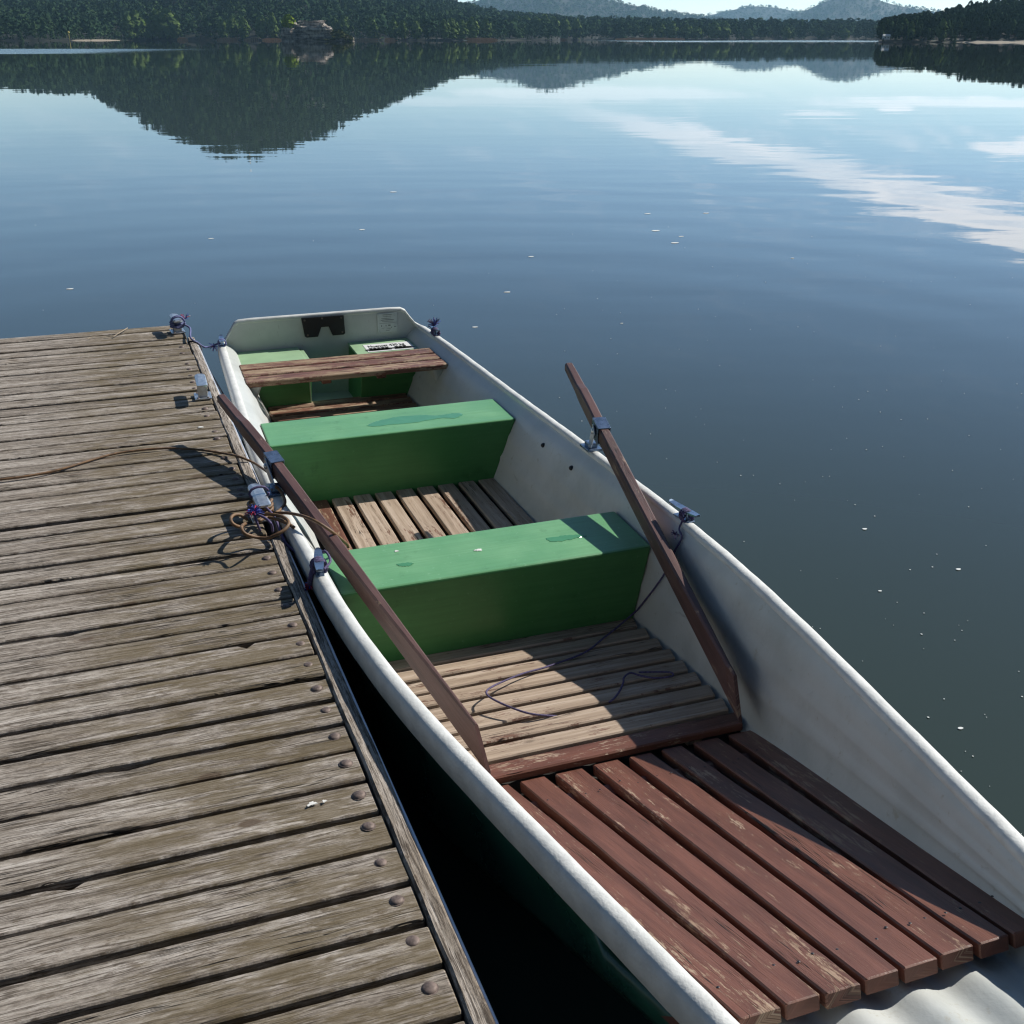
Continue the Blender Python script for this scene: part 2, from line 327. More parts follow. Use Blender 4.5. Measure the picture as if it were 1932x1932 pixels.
for (d, n_) in bolts:
    if bm0 is None:
        mb = MB(); dome(mb, (0, 0, 0), .0150, .0058); dome(mb, (0, 0, -.0005), .0175, .0014, rings=2); bo = mb.build('bolt_head', M['bolt'], dock); bm0 = bo
    else:
        bo = bm0.copy(); C.objects.link(bo); bo.parent = dock
    s_ = random.uniform(.80, .98); bo.scale = (s_, s_, s_); bo.location = (n_-.012, -d, DZ-.0005); bo.rotation_euler = (random.uniform(-.08, .08), random.uniform(-.08, .08), random.uniform(0, 6))
def dock_cleat(x, d, yaw, Ln=.20, h=.062):
    mb = MB(); rot = Matrix.Rotation(yaw, 3, 'Z'); ax, ay, az = rot@Vector((1, 0, 0)), rot@Vector((0, 1, 0)), Vector((0, 0, 1)); o = Vector((x, -d, DZ+.005))
    box(mb, o+az*.003, ax, ay, az, .075, .105, .006, .002)
    box(mb, o+az*(h/2)+ay*.026, ax, ay, az, .042, .006, h, .002); box(mb, o+az*(h/2)-ay*.026, ax, ay, az, .042, .006, h, .002)
    # the flat horn plate, rounded at both ends and bent up a little
    vs = []; fs = []; K = 9
    outline = []
    for k in range(K): a = -math.pi/2+math.pi*k/(K-1); outline.append((.024*math.sin(a), Ln/2-.024+.024*math.cos(a)))
    for k in range(K): a = math.pi/2-math.pi*k/(K-1); outline.append((.024*math.sin(a), -Ln/2+.024-.024*math.cos(a)))
    for zz in (0, .007):
        for (a, b_) in outline: vs.append(o+ax*a+ay*b_+az*(h+zz+1.2*b_*b_))
    n_ = len(outline); fs = [tuple(range(n_))[::-1], tuple(range(n_, 2*n_))]+[(i, (i+1) % n_, n_+(i+1) % n_, n_+i) for i in range(n_)]
    mb.add(vs, fs)
    cl = mb.build('mooring_cleat', M['steel'], dock)
    for sgn in (1, -1):
        for k in (1, -1): mb = MB(); dome(mb, o+ay*sgn*.042+az*.006+ax*.022*k, .006, .004, 8, 2); mb.build('screw', M['bolt'], cl)
    return cl
dock_cleat(-.035, -.16, R(4)); dock_cleat(-.035, 1.115, R(-2)); dock_cleat(.002, 2.575, R(2), .21)
# ---------------------------------------------------------------- rowing boat
boat = tag(empty('rowing_boat', BO+SV*S0, BYAW), 'white fibreglass rowing boat with green box seats and red-brown slatted floor, tied to the jetty', 'rowing boat')
GS = [.6, .87, 1.5, 2., 2.5, 3., 3.5, 4., 4.25, 4.5, 4.75, 5., 5.25, 5.5, 5.75, 6., 6.3, 6.6]
GW = [.560, .574, .593, .607, .620, .628, .622, .606, .596, .580, .557, .524, .481, .437, .393, .349, .296, .243]
GZ = [.395, .400, .415, .420, .425, .440, .463, .492, .505, .516, .527, .541, .560, .580, .600, .622, .648, .672]
FFZ = lambda s: .108+(s-4.07)*.099             # top of the rising forward floor
DKZ = lambda s: .172+(s-4.84)*(.535-.172)/(5.99-4.84)                   # top of the bow deck
BB = lambda s: ip(s, [.6, 1., 2.65, 4.05, 4.4, 4.84, 5.4, 6., 6.6], [.375, .385, .437, .478, .487, .465, .392, .313, .20])
ZB = lambda s: ip(s, [.6, 4., 4.4, 4.84, 6., 6.6], [.035, .045, .078, .115, .478, .60])
W = lambda s: ip(s, GS, GW); ZG = lambda s: ip(s, GS, GZ)
def sm(x, f, h=.12): return (f(x-h)+2*f(x)+f(x+h))/4
Ws = lambda s: sm(s, lambda x: sm(x, W, .2), .2); Zs = lambda s: sm(s, lambda x: sm(x, ZG, .2), .2); Bs = lambda s: sm(s, BB, .2); ZBs = lambda s: sm(s, ZB, .1)
def wall_t(s, z):                              # inner half-width at height z
    w, zg, b, zb = Ws(s), Zs(s), Bs(s), ZBs(s)+.045
    q = min(1, max(0, (z-zb)/(zg-.02-zb))); return b+(w-.018-b)*(.76*q+.24*q**14)
SR = np.concatenate([np.arange(.87, 6.61, .06), [6.62]])
def half(s):                                   # inner profile of one side, gunwale to centre
    w, zg, b, zb = Ws(s), Zs(s), Bs(s), ZBs(s); P = [(w-.012, zg-.004), (w-.018, zg-.016)]
    for q in np.concatenate([np.linspace(.985, .8, 6), np.linspace(.76, 0, 14)]):
        z = zb+.045+(zg-.02-zb-.045)*q; t = wall_t(s, z)
        for c in (.34, .62): t -= .007*math.exp(-((q-c)/.035)**2)
        P.append((t, z))
    for k in range(1, 5): a = k/4*math.pi/2; P.append((b-.045*math.sin(a)*.9, zb+.045*(1-math.sin(a))))
    cx = b-.0405
    amp = ip(s, [0, 4.2, 4.9, 7], [.004, .004, .016, .018])
    for x in np.linspace(cx, 0, 26)[1:]: P.append((x, zb+amp*(.5-.5*math.cos(2*math.pi*x/.118))*min(1, (cx-x)/.03)))
    return P
mb = MB(); rows = []
for s in SR:
    h = half(float(s)); rows.append([L(s, t, z) for t, z in h]+[L(s, -t, z) for t, z in h[::-1][1:]])
nn = len(rows[0]); vs = [p for r_ in rows for p in r_]
mb.add(vs, [(i*nn+j, i*nn+j+1, (i+1)*nn+j+1, (i+1)*nn+j) for i in range(len(rows)-1) for j in range(nn-1)], 0, None, True)
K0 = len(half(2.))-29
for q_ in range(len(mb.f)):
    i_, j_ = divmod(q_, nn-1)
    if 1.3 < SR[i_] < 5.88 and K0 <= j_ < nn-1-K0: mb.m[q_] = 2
rows = []
for s in SR:
    w, zg, b, zb = Ws(s), Zs(s), Bs(s), ZBs(s)
    h = [(w+.004, zg-.006), (w+.006, zg-.05), (w-.002, zg-.07), (wall_t(s, zg-.11)+.03, zg-.11), (wall_t(s, (zg+zb)/2)+.03, (zg+zb)/2), (b+.032, zb+.01), (b-.02, zb-.075), (0, zb-.09)]
    rows.append([L(s, t, z) for t, z in h]+[L(s, -t, z) for t, z in h[::-1][1:]])
nn = len(rows[0]); vs = [p for r_ in rows for p in r_]
mb.add(vs, [(i*nn+j+1, i*nn+j, (i+1)*nn+j, (i+1)*nn+j+1) for i in range(len(rows)-1) for j in range(nn-1)], 1, None, True)
# closing faces of the shell: bow board
s = 6.62; h = half(s); mb.add([L(s, t, z) for t, z in h]+[L(s, -t, z) for t, z in h[::-1][1:]], [tuple(range(2*len(h)-1))], 0)
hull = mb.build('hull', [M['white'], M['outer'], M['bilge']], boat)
# rolled gunwale, one continuous rim round both sides and the bow
RIM = [(-.019, -.026), (-.0185, -.007), (-.013, .0005), (-.004, .003), (.006, .003), (.0145, 0), (.0205, -.006), (.0235, -.018), (.024, -.060), (.018, -.062), (.015, -.03)]
mb = MB(); ring = []
path = [(float(s), 1) for s in np.arange(1.0, 6.55, .05)]
def rimring(s, sgn, k=1., zz=0.):
    w, zg = Ws(s), Zs(s)+zz+.0006*math.sin(s*23)+.0004*math.sin(s*61); return [L(s, sgn*(w+a*k), zg+b) for a, b in RIM]
cols = [rimring(s, 1) for s, _ in path]
e = path[-1][0]; w, zg = Ws(e), Zs(e)
for k in range(1, 8):                          # rounded bow corners and straight bow edge
    a = k/8*math.pi/2; cols.append([L(e+.10*math.sin(a)+b_*math.sin(a)*1., (w-.10)+.10*math.cos(a)+b_*math.cos(a), zg+c+.02*math.sin(a)) for b_, c in RIM])
cols += [[L(e+.10+b_, x, zg+.02+c) for b_, c in RIM] for x in np.linspace(w-.10, -(w-.10), 6)]
for k in range(7, 0, -1):
    a = k/8*math.pi/2; cols.append([L(e+.10*math.sin(a)+b_*math.sin(a), -((w-.10)+.10*math.cos(a)+b_*math.cos(a)), zg+c+.02*math.sin(a)) for b_, c in RIM])
cols += [rimring(s, -1) for s, _ in path[::-1]]
# run both aft ends up over the transom as one rim
w, zg = Ws(.87), Zs(.87)
def trans(sgn):
    pts = [(.97, .575, .402), (.925, .566, .402), (.895, .545, .415), (.885, .515, .455), (.878, .492, .490), (.875, .466, .503), (.875, .40, .506)]
    out = []
    for i, (s, t, z) in enumerate(pts):
        q = min(1, i/2.)
        out.append([L(s+(-a)*q*.9, sgn*(t+a*(1-q)*1.), z+b*(1-.25*q)) for a, b in RIM])
    return out
tr_, tl_ = trans(1), trans(-1)
mid = [[L(.875-a*.9, x, .506+b*.8) for a, b in RIM] for x in np.linspace(.38, -.38, 9)]
cols = cols+tl_+mid[::-1]+tr_[::-1]
m_ = len(RIM); vs = [p for c_ in cols for p in c_]; nC = len(cols); fs = []
for i in range(nC):
    i2 = (i+1) % nC
    for j in range(m_): fs.append((i*m_+j, i*m_+(j+1) % m_, i2*m_+(j+1) % m_, i2*m_+j))
mb.add(vs, fs, 0, None, True); mb.build('gunwale', M['rim'], boat)
# transom: inner face and outer face of one board
mb = MB()
ol = [(.555, .385), (.53, .43), (.50, .475), (.46, .492), (0, .496)]
ol = [(a, b) for a, b in ol]+[(-a, b) for a, b in ol[::-1][1:]]+[(-.555, .30), (-.43, .03), (-.36, -.03), (0, -.06), (.36, -.03), (.43, .03), (.555, .30)]
for s, ml in ((.892, 0), (.86, 1)): mb.add([L(s, a, b) for a, b in ol], [tuple(range(len(ol)))[::(1 if ml == 0 else -1)]], ml)
k = len(ol); mb.add([L(.892, a, b) for a, b in ol]+[L(.86, a, b) for a, b in ol], [(i, (i+1) % k, k+(i+1) % k, k+i) for i in range(k)], 1)
bm = None
mb.build('transom', [M['white'], M['outer']], boat)
# outboard pad and data plate on the transom
mb = MB(); pad = [(-.118, .492), (.125, .490), (.128, .385), (.118, .378), (.055, .378), (.035, .432), (-.008, .432), (-.03, .378), (-.095, .378), (-.105, .385)]
mb.add([L(.896, a, b) for a, b in pad]+[L(.906, a, b) for a, b in pad], [tuple(range(10, 20))]+[(i, (i+1) % 10, 10+(i+1) % 10, 10+i) for i in range(10)])
pd = mb.build('outboard_pad', M['black'], boat)
for a, b in ((-.10, .478), (.0, .482), (.11, .478), (-.088, .392), (.112, .394)): mb = MB(); dome(mb, L(.906, a, b), .006, .003, 8, 2, up=(0, -1, 0)); mb.build('screw', M['bolt'], pd)
mb = MB(); box(mb, L(.897, .381, .425), (1, 0, 0), (0, 1, 0), (0, 0, 1), .118, .003, .112, .0008); pl = mb.build('data_plate', M['plate'], boat)
mb = MB()
def bar(x, z, w_, h_): box(mb, L(.8992, x, z), (1, 0, 0), (0, 1, 0), (0, 0, 1), w_, .0008, h_*.55, 0)
for x, z, w_, h_ in ((.381, .472, .055, .0035), (.381, .462, .05, .0025), (.375, .451, .06, .003), (.381, .442, .078, .005), (.381, .433, .066, .003), (.381, .423, .096, .002), (.345, .408, .004, .014), (.372, .408, .004, .014), (.392, .409, .014, .010), (.352, .394, .016, .002), (.405, .396, .003, .012), (.425, .398, .009, .006), (.385, .388, .03, .002), (.381, .379, .022, .003)): bar(x, z, w_, h_)
mb.build('plate_print', M['plate_ink'], pl)
# lockers in the stern
def locker(t0, t1, z1, s1, tb0, tb1):
    mb = MB(); prism(mb, [L(.895, tb0, .0), L(.895, tb1, .0), L(s1, tb1, .0), L(s1, tb0, .0), L(.895, t0, z1-.012), L(.895, t1, z1-.012), L(s1, t1, z1-.012), L(s1, t0, z1-.012)], .004)
    return mb.build('stern_locker', M['green_side'], boat)
lk = locker(-.556, -.132, .325, 1.25, -.42, -.155)
mb = MB(); prism(mb, [L(.897, -.552, .3135), L(.897, -.150, .3135), L(1.255, -.150, .3135), L(1.255, -.552, .3135), L(.897, -.552, .326), L(.897, -.150, .326), L(1.255, -.150, .326), L(1.255, -.552, .326)], .002); mb.build('locker_lid', M['green_lid'], lk)
mb = MB(); prism(mb, [L(.96, -.151, .3135), L(.96, -.126, .3135), L(1.256, -.126, .3135), L(1.256, -.151, .3135), L(.96, -.151, .322), L(.96, -.126, .322), L(1.256, -.126, .322), L(1.256, -.151, .322)], .002); mb.build('lid_edge', M['green_lid'], lk)
mb = MB(); box(mb, L(1.252, -.150, .16), (1, 0, 0), (0, 1, 0), (0, 0, 1), .006, .006, .29, .001); mb.build('corner_trim', M['green_lid'], lk)
lk2 = locker(.145, .556, .325, 1.25, .125, .42)
mb = MB(); prism(mb, [L(.897, .140, .3135), L(.897, .552, .3135), L(1.255, .552, .3135), L(1.255, .140, .3135), L(.897, .140, .326), L(.897, .552, .326), L(1.255, .552, .326), L(1.255, .140, .326)], .002); mb.build('locker_lid', M['green_lid'], lk2)
def text_mesh(txt, size, mtx, name, m, parent):
    cu = bpy.data.curves.new(name, 'FONT'); cu.body = txt; cu.size = size; cu.extrude = .0003; cu.offset = size*.02
    o = bpy.data.objects.new(name, cu); C.objects.link(o); bpy.context.view_layer.update()
    me = bpy.data.meshes.new_from_object(o.evaluated_get(bpy.context.evaluated_depsgraph_get())); bpy.data.objects.remove(o)
    me.transform(mtx); me.materials.append(m); q = bpy.data.objects.new(name, me); C.objects.link(q); q.parent = parent; return q
SP = [toboat(at((820+x/4.83)*.7547, (780+y/4.83)*.7547, .328)) for x, y in ((410, 400), (935, 350), (1060, 435), (490, 485))]
so = SP[3]; sx = (SP[2]-SP[3]); sy = (SP[0]-SP[3]); sw = sx.length; sh = sy.length; sx.normalize(); sy = (sy-sx*sy.dot(sx)).normalized()
mb = MB(); prism(mb, [so+Vector((0, 0, -.0015)), so+sx*sw+Vector((0, 0, -.0015)), so+sx*sw+sy*sh+Vector((0, 0, -.0015)), so+sy*sh+Vector((0, 0, -.0015)), so, so+sx*sw, so+sx*sw+sy*sh, so+sy*sh], 0)
stk = mb.build('load_sticker', M['sticker'], lk2)
fm = Matrix.Translation(so+sx*sw*.07+sy*sh*.56+Vector((0, 0, .0006)))@Matrix(((sx.x, sy.x, 0, 0), (sx.y, sy.y, 0, 0), (0, 0, 1, 0), (0, 0, 0, 1)))
text_mesh('Nosnost 430 kg', sh*.40, fm@Matrix.Diagonal((sw*.86/(sh*.40*7.1), 1, 1, 1)), 'sticker_text', M['ink'], stk)
mb = MB()
def torso(u, v, k):                            # little shirt-shaped person: head, shoulders, arms, trunk
    for pl_ in ([(-.5, .55), (-.22, .62), (.22, .62), (.5, .55), (.5, .2), (.3, .2), (.28, 0), (-.28, 0), (-.3, .2), (-.5, .2)], [(.15*math.cos(a)*1.2, .8+.15*math.sin(a)*1.2) for a in np.linspace(0, 2*math.pi, 9)[:-1]]):
        mb.add([so+sx*(u+a*k)+sy*(v+b*k)+Vector((0, 0, .0006)) for a, b in pl_[::-1]], [tuple(range(len(pl_)))[::-1]])
for i in range(5): torso(sw*(.10+i*.085), sh*.10, sh*.42)
box(mb, so+sx*sw*.535+sy*sh*.27+Vector((0, 0, .0004)), sx, sy, (0, 0, 1), sw*.08, sh*.04, .0006, 0)
for i in range(3): torso(sw*(.645+i*.085), sh*.10, sh*.42)
for i in range(2): torso(sw*(.885+i*.05), sh*.10, sh*.24)
mb.build('sticker_people', M['ink'], stk)
# aft bench of three slats on two white brackets
bz = .365; bs0 = 1.305; bs1 = 1.655
bench = None; wv_ = (bs1-bs0-.044)/3
for i in range(3):
    s = bs0+wv_*(i+.5)+.022*i; mb = MB(); hw = wall_t(s, bz)-.006
    board(mb, L(s, -hw, bz), L(s, hw-.0, bz), (0, 1, 0), (0, 0, 1), wv_, .028, seg=8, r=.004, sk=(.0, -.0), wob=.0008); mb.build('bench_slat', M['slat_red2'], boat)
for t in (-.12, .17): mb = MB(); board(mb, L(bs0+.02, t, bz-.0285), L(bs1-.02, t, bz-.0285), (1, 0, 0), (0, 0, 1), .05, .022, seg=2); mb.build('bench_batten', M['slat_red'], boat)
for sg in (1, -1):
    mb = MB(); s = 1.50; hw = wall_t(s, bz-.05); a, b = hw-.055, hw+.01
    prism(mb, [L(s-.10, sg*b, bz-.12), L(s-.10, sg*(a+.035), bz-.12), L(s+.10, sg*(a+.035), bz-.12), L(s+.10, sg*b, bz-.12), L(s-.13, sg*b, bz-.030), L(s-.13, sg*a, bz-.030), L(s+.13, sg*a, bz-.030), L(s+.13, sg*b, bz-.030)], .014, seg=3); mb.build('bench_bracket', M['white'], boat)
# box seats
def seat(s0, s1, zt):                          # light painted into the top's green, shade into the drop faces
    mb = MB(); a0, a1 = wall_t(s0, zt)-.005, wall_t(s1, zt)-.005; b0, b1 = wall_t(s0, .10)-.008, wall_t(s1, .10)-.008
    prism(mb, [L(s0, -b0, .06), L(s0, b0, .06), L(s1, b1, .06), L(s1, -b1, .06), L(s0, -a0, zt), L(s0, a0, zt), L(s1, a1, zt), L(s1, -a1, zt)], .010, seg=4)
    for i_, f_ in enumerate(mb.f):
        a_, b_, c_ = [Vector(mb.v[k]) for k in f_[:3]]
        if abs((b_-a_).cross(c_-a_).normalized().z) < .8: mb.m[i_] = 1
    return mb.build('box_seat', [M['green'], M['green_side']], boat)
ZS = .375
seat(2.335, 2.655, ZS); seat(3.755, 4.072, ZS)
# floor boards: stern, middle, forward, and the rising bow deck
mb = MB(); s = 1.27
for i in range(9):
    hw = wall_t(s, .10)-.015; board(mb, L(s, -hw, .10), L(s, hw, .10), (0, 1, 0), (0, 0, 1), .09, .022, seg=8, wob=.001, sk=(-.1, .1)); s += .104
mb.build('stern_floor', M['slat_red2'], boat)
mb = MB()
for i in range(9):
    t = -.364+i*.0963
    board(mb, L(2.60, t, .102+random.uniform(-.002, .001)), L(3.78, t+.004+random.uniform(-.003, .003), .102), (1, 0, 0), (0, 0, 1), .0755, .022, seg=8, r=.004, wob=.001, mat=1 if i == 0 else 0)
board(mb, L(2.8, -.40, .0795), L(2.8, .40, .0795), (0, 1, 0), (0, 0, 1), .06, .022, mat=2); board(mb, L(3.6, -.42, .0795), L(3.6, .42, .0795), (0, 1, 0), (0, 0, 1), .06, .022, mat=2)
mb.build('middle_floor', [M['slat_bare'], M['slat_red2'], M['dark_wood']], boat)
mb = MB(); N9 = 9; sA, sB = 4.06, 4.862
for i in range(N9):
    s = sA+(sB-sA)*(i+.5)/N9; z = FFZ(s)
    hw = wall_t(s, z)-.014; n_ = Vector((0, .099, 1)).normalized(); ww = (sB-sA)/N9-.0195
    sl = (wall_t(s+.05, z)-wall_t(s-.05, z))/.1
    board(mb, L(s, -hw, z), L(s, hw, z), n_.cross(Vector((1, 0, 0))), n_, ww, .024, seg=8, r=.004, wob=.0009, mat=1 if i == N9-1 else 0, sk=(-.25, .25))
for t in (-.3, .3): board(mb, L(4.09, t, .084), L(4.84, t, .159), (1, 0, 0), (0, -.0, 1), .05, .02)
mb.build('forward_floor', [M['slat_bare'], M['slat_red']], boat)
ST = [-.47, -.360, -.252, -.152, -.045, .061, .159, .252, .367, .475]; EN = [-.355, -.272, -.190, -.116, -.041, .035, .113, .190, .262, .335]
mb = MB(); dn = Vector((0, (.535-.172)/(5.99-4.84), 1)).normalized()
for i in range(9):
    a0, a1 = ST[i], ST[i+1]; b0, b1 = EN[i], EN[i+1]; g0, g1 = .030, .0085
    w0 = a1-a0-g0; w1 = b1-b0-g1; wm = min(w0, .0785)
    za = random.uniform(-.002, .001)
    ca, cb = (a0+a1)/2+.006, (b0+b1)/2
    sE = 5.992+random.uniform(-.003, .003)
    board(mb, L(4.868, ca, DKZ(4.868)-.010+za), L(sE, cb, DKZ(sE)+za), (1, 0, 0), dn, wm, .030, seg=12, r=.003, wob=.0013, wB=w1, warp=.002)
for s in (5.0, 5.45, 5.88): 
    hw = wall_t(s, DKZ(s))-.06; board(mb, L(s, -hw, DKZ(s)-.0335), L(s, hw, DKZ(s)-.0335), (0, 1, 0), dn, .05, .022)
bd = mb.build('bow_deck', M['slat_red'], boat)
for s, k in ((5.885, 1), (5.90, 0), (5.04, 1), (5.02, 0)):
    q = (s-4.852)/(5.992-4.852)
    for i in range(9):
        c_ = ((ST[i]+ST[i+1])/2*(1-q)+(EN[i]+EN[i+1])/2*q)+(.018 if k else -.018); mb = MB(); dome(mb, L(s+random.uniform(-.01, .01), c_, DKZ(s)-(.010*(1-q))+.0002), .0032, .001, 7, 2, up=dn); mb.build('screw', M['black'], bd)
# cleats, oarlock mounts and wall bolts that belong to the boat
def horn(s, sg, yaw=0., name='boat_cleat'):
    mb = MB(); x, z = Ws(s)*sg, Zs(s)+.003; o = L(s, x, z); rot = Matrix.Rotation(yaw, 3, 'Z'); ax, ay, az = rot@Vector((1, 0, 0)), rot@Vector((0, 1, 0)), Vector((0, 0, 1))
    box(mb, o+az*.002, ax, ay, az, .026, .085, .005, .0015)
    for k in (-1, 1): box(mb, o+az*.017+ay*k*.018, ax, ay, az, .012, .008, .028, .0025)
    vs = []; K = 9; r0 = []
    prof = [(-.075, .004, .006), (-.07, .010, .002), (-.03, .0135, 0), (.03, .0135, 0), (.07, .010, .002), (.075, .004, .006)]
    for (y, w_, dz) in prof:
        c = o+az*(.033+dz)+ay*y
        for a, b in ((-w_, -.003), (w_, -.003), (w_, .003), (-w_, .003)): vs.append(c+ax*a+az*b)
    fs = [(3, 2, 1, 0), (20, 21, 22, 23)]+[(i*4+j, i*4+(j+1) % 4, (i+1)*4+(j+1) % 4, (i+1)*4+j) for i in range(5) for j in range(4)]
    mb.add(vs, fs); return mb.build(name, M['blue_steel'] if name == 'boat_cleat' else M['steel'], boat), o
horn(1.03, -1, R(-4)); horn(1.19, 1, R(4)); horn(4.14, -1, R(-8)); horn(4.16, 1, R(10))
for sg, s in ((-1, 3.385), (1, 3.335)):
    mb = MB(); x, z = sg*Ws(s), Zs(s)+.004
    box(mb, L(s, x, z+.004), (1, 0, 0), (0, 1, 0), (0, 0, 1), .062, .085, .010, .002)
    box(mb, L(s, x, z+.018), (1, 0, 0), (0, 1, 0), (0, 0, 1), .038, .05, .020, .004)
    mb.build('oarlock_mount', M['blue_steel'], boat)
for s, z in ((3.0, .365), (3.31, .375)): mb = MB(); t = wall_t(s, z); dome(mb, L(s, t, z), .011, .012, 10, 3, up=(-1, 0, .35)); mb.build('wall_bolt', M['black'], boat)
# ---------------------------------------------------------------- oars
def oar(pts, label, lean, base):
    """pts: handle, collar, mid shaft, blade end in world coordinates"""
    hd, co, bl = [Vector(p) for p in pts]; o = empty('oar', co); tag(o, label, 'oar', 'pair of wooden oars')
    P = [hd-co, Vector((0, 0, 0)), bl-co]
    d1 = (P[0]-P[1]); d2 = (P[2]-P[1]); L1, L2 = d1.length, d2.length
    side = d2.cross(Vector((0, 0, 1))).normalized(); side = (side+Vector((0, 0, lean))).normalized()
    def axis(q):                               # q metres from the collar, negative = handle side
        a = d1.normalized()*(-q) if q < 0 else d2.normalized()*q
        k = math.exp(-(q/.12)**2)*.004; return a+Vector((0, 0, -k))
    #        q, height, thickness
    prof = [(-L1, .028, .026), (-L1+.01, .036, .034), (-L1*.80, .040, .036), (-L1*.60, .042, .038), (-L1*.50, .056, .039), (-L1*.25, .060, .039), (0, .060, .039), (.25, .060, .039), (.5, .062, .038), (.75, .066, .035), (1.0, .073, .029), (1.2, .081, .023), (1.4, .090, .016), (L2-.06, .098, .012), (L2, .100, .010)]
    vs = []; pc = []; fs = []; n_ = len(prof); BID[0] += 1
    for (q, h, w_) in prof:
        c = axis(q); d = (axis(q+.05)-axis(q-.05)).normalized(); up = side.cross(d); up = up if up.z > 0 else -up
        r = min(.006, w_*.35); skw = .055 if q == L2 else (.02 if q == L2-.06 else 0)
        for a, b in ((-w_/2, h/2-r), (-w_/2+r, h/2), (w_/2-r, h/2), (w_/2, h/2-r), (w_/2, -h/2+r), (w_/2-r, -h/2), (-w_/2+r, -h/2), (-w_/2, -h/2+r)):
            vs.append(c+side*a+up*b+d*(skw*(-b/h*1.6))); pc.append((q+3, b+a*.8, BID[0]*3.71))
    for k in range(n_-1):
        for j in range(8): a = k*8+j; b = k*8+(j+1) % 8; fs.append((a, b, b+8, a+8))
    fs.append(tuple(range(8))[::-1]); fs.append(tuple(range((n_-1)*8, n_*8)))
    mb = MB(); mb.add(vs, fs, 0, pc); mb.build('oar_shaft', M['oar'], o)
    d = d2.normalized(); up = side.cross(d); up = up if up.z > 0 else -up
    mb = MB(); c = axis(.03)
    box(mb, c+up*.0325, side, d, up, .049, .085, .004, .001); box(mb, c-up*.0325, side, d, up, .049, .085, .004, .001)
    for k in (-1, 1): box(mb, c+side*k*.0235, side, d, up, .004, .085, .069, .001)
    mb.build('collar_strap', M['blue_steel'], o)
    mb = MB(); base = Vector(base)-co; sd = -side if side.dot(base-c) < 0 else side
    a = c+sd*.0285; dv = (base-a); ln = dv.length; dv.normalize(); fw = dv.cross(sd).normalized()
    for q, w_ in ((0, 0),): pass
    prism(mb, [a+fw*.022-sd*.002+dv*-.02, a-fw*.022-sd*.002+dv*-.02, a-fw*.022+sd*.003+dv*-.02, a+fw*.022+sd*.003+dv*-.02, a+fw*.016-sd*.002+dv*ln, a-fw*.016-sd*.002+dv*ln, a-fw*.016+sd*.003+dv*ln, a+fw*.016+sd*.003+dv*ln], .0015)
    dome(mb, a+sd*.003, .012, .008, 8, 3, up=sd); mb.build('pivot_plate', M['steel'], o)
    return o
oar((at(416, 750, .612), at(512, 868, .534), at(911, 1414, .285)), 'maroon oar nearer the jetty, laid over the boat side, blade on the floor', .0, bw(3.385, -Ws(3.385), Zs(3.385)+.012))
oar((at(1072, 690, .680), at(1130, 803, .588), at(1392, 1318, .295)), 'maroon oar on the open-water side, handle raised over the lake', .0, bw(3.335, Ws(3.335)-.005, Zs(3.335)+.012))
# ---------------------------------------------------------------- ropes and small things
def rope(name, pts, r, m, label, cat='rope', seg=7, extra=None):
    mb = MB(); tube(mb, pts, r, seg)
    if extra: extra(mb)
    mm = m if isinstance(m, list) else [m]
    return tag(mb.build(name, mm), label, cat)
def tassel(mb, c, n_, ln, mats=(1, 2), up=.5, r=.0016):
    for i in range(n_):
        d = Vector((random.gauss(0, 1), random.gauss(0, 1), random.gauss(up, .6))).normalized()*ln*random.uniform(.6, 1.1)
        tube(mb, [c, c+d*.5+Vector((0, 0, .004)), c+d], r, 4, False, random.choice(mats), 2)
def wraps(mb, c, ax, ay, r, rx, ry, n_, pitch, along):
    pts = []
    for i in range(n_*8+1): a = i/8*2*math.pi; pts.append(c+ax*rx*math.cos(a)+ay*ry*math.sin(a)+along*pitch*(i/8))
    tube(mb, pts, r, 6, True, 0, 2)
Z1 = Vector((0, 0, 1))
z3 = lambda x, y: ((560+x/4.6)*.7547, (1200+y/4.6)*.7547)
z2 = lambda x, y: ((360+x/4.6)*.7547, (790+y/4.6)*.7547)
zc = lambda x, y: ((400+x/7.43)*.7547, (780+y/7.43)*.7547)
dk = lambda n_, d, z: D0+DN*n_-DE*d+Z1*z
bc = lambda s, sg: bw(s, sg*Ws(s), Zs(s)+.02)
def ex1(mb):
    wraps(mb, dk(-.035, -.16, DZ+.03), DN, DE, .0048, .034, .036, 3, .012, Z1)
    wraps(mb, dk(-.03, -.13, DZ+.07), DN, Z1, .005, .036, .03, 2, .02, -DE)
    tassel(mb, dk(.015, -.17, DZ+.07), 34, .035, (0, 1, 2, 3)); c = bw(1.03, -Ws(1.03)-.045, Zs(1.03)+.0)
    wraps(mb, bc(1.03, -1), TV, Z1, .005, .02, .018, 3, .01, SV); tassel(mb, c, 26, .03, (0, 2, 2, 1), 0)
rope('mooring_rope', [dk(.0, -.13, DZ+.05), dk(.03, -.11, DZ+.03)]+[at(*zc(*q), z) for q, z in (((570, 480), .475), ((700, 570), .44), ((800, 640), .415), ((900, 650), .405))]+[bc(1.03, -1)], .0055, [M['blue_rope'], M['fray_red'], M['fray_blue'], M['fray_white']], 'blue rope from the jetty corner cleat to the boat stern, frayed at both knots', extra=ex1)
rope('dark_cord', [dk(-.005, .10, DZ+.004), dk(.02, .115, DZ+.012), dk(.055, .15, DZ-.01)]+[at(*zc(*q), z) for q, z in (((790, 860), .40), ((900, 1060), .37), ((1180, 1540), .33))]+[at(470, 830, .30)], .0045, M['dark_rope'], 'thin dark cord hanging off the jetty rail over the water gap', 'cord')
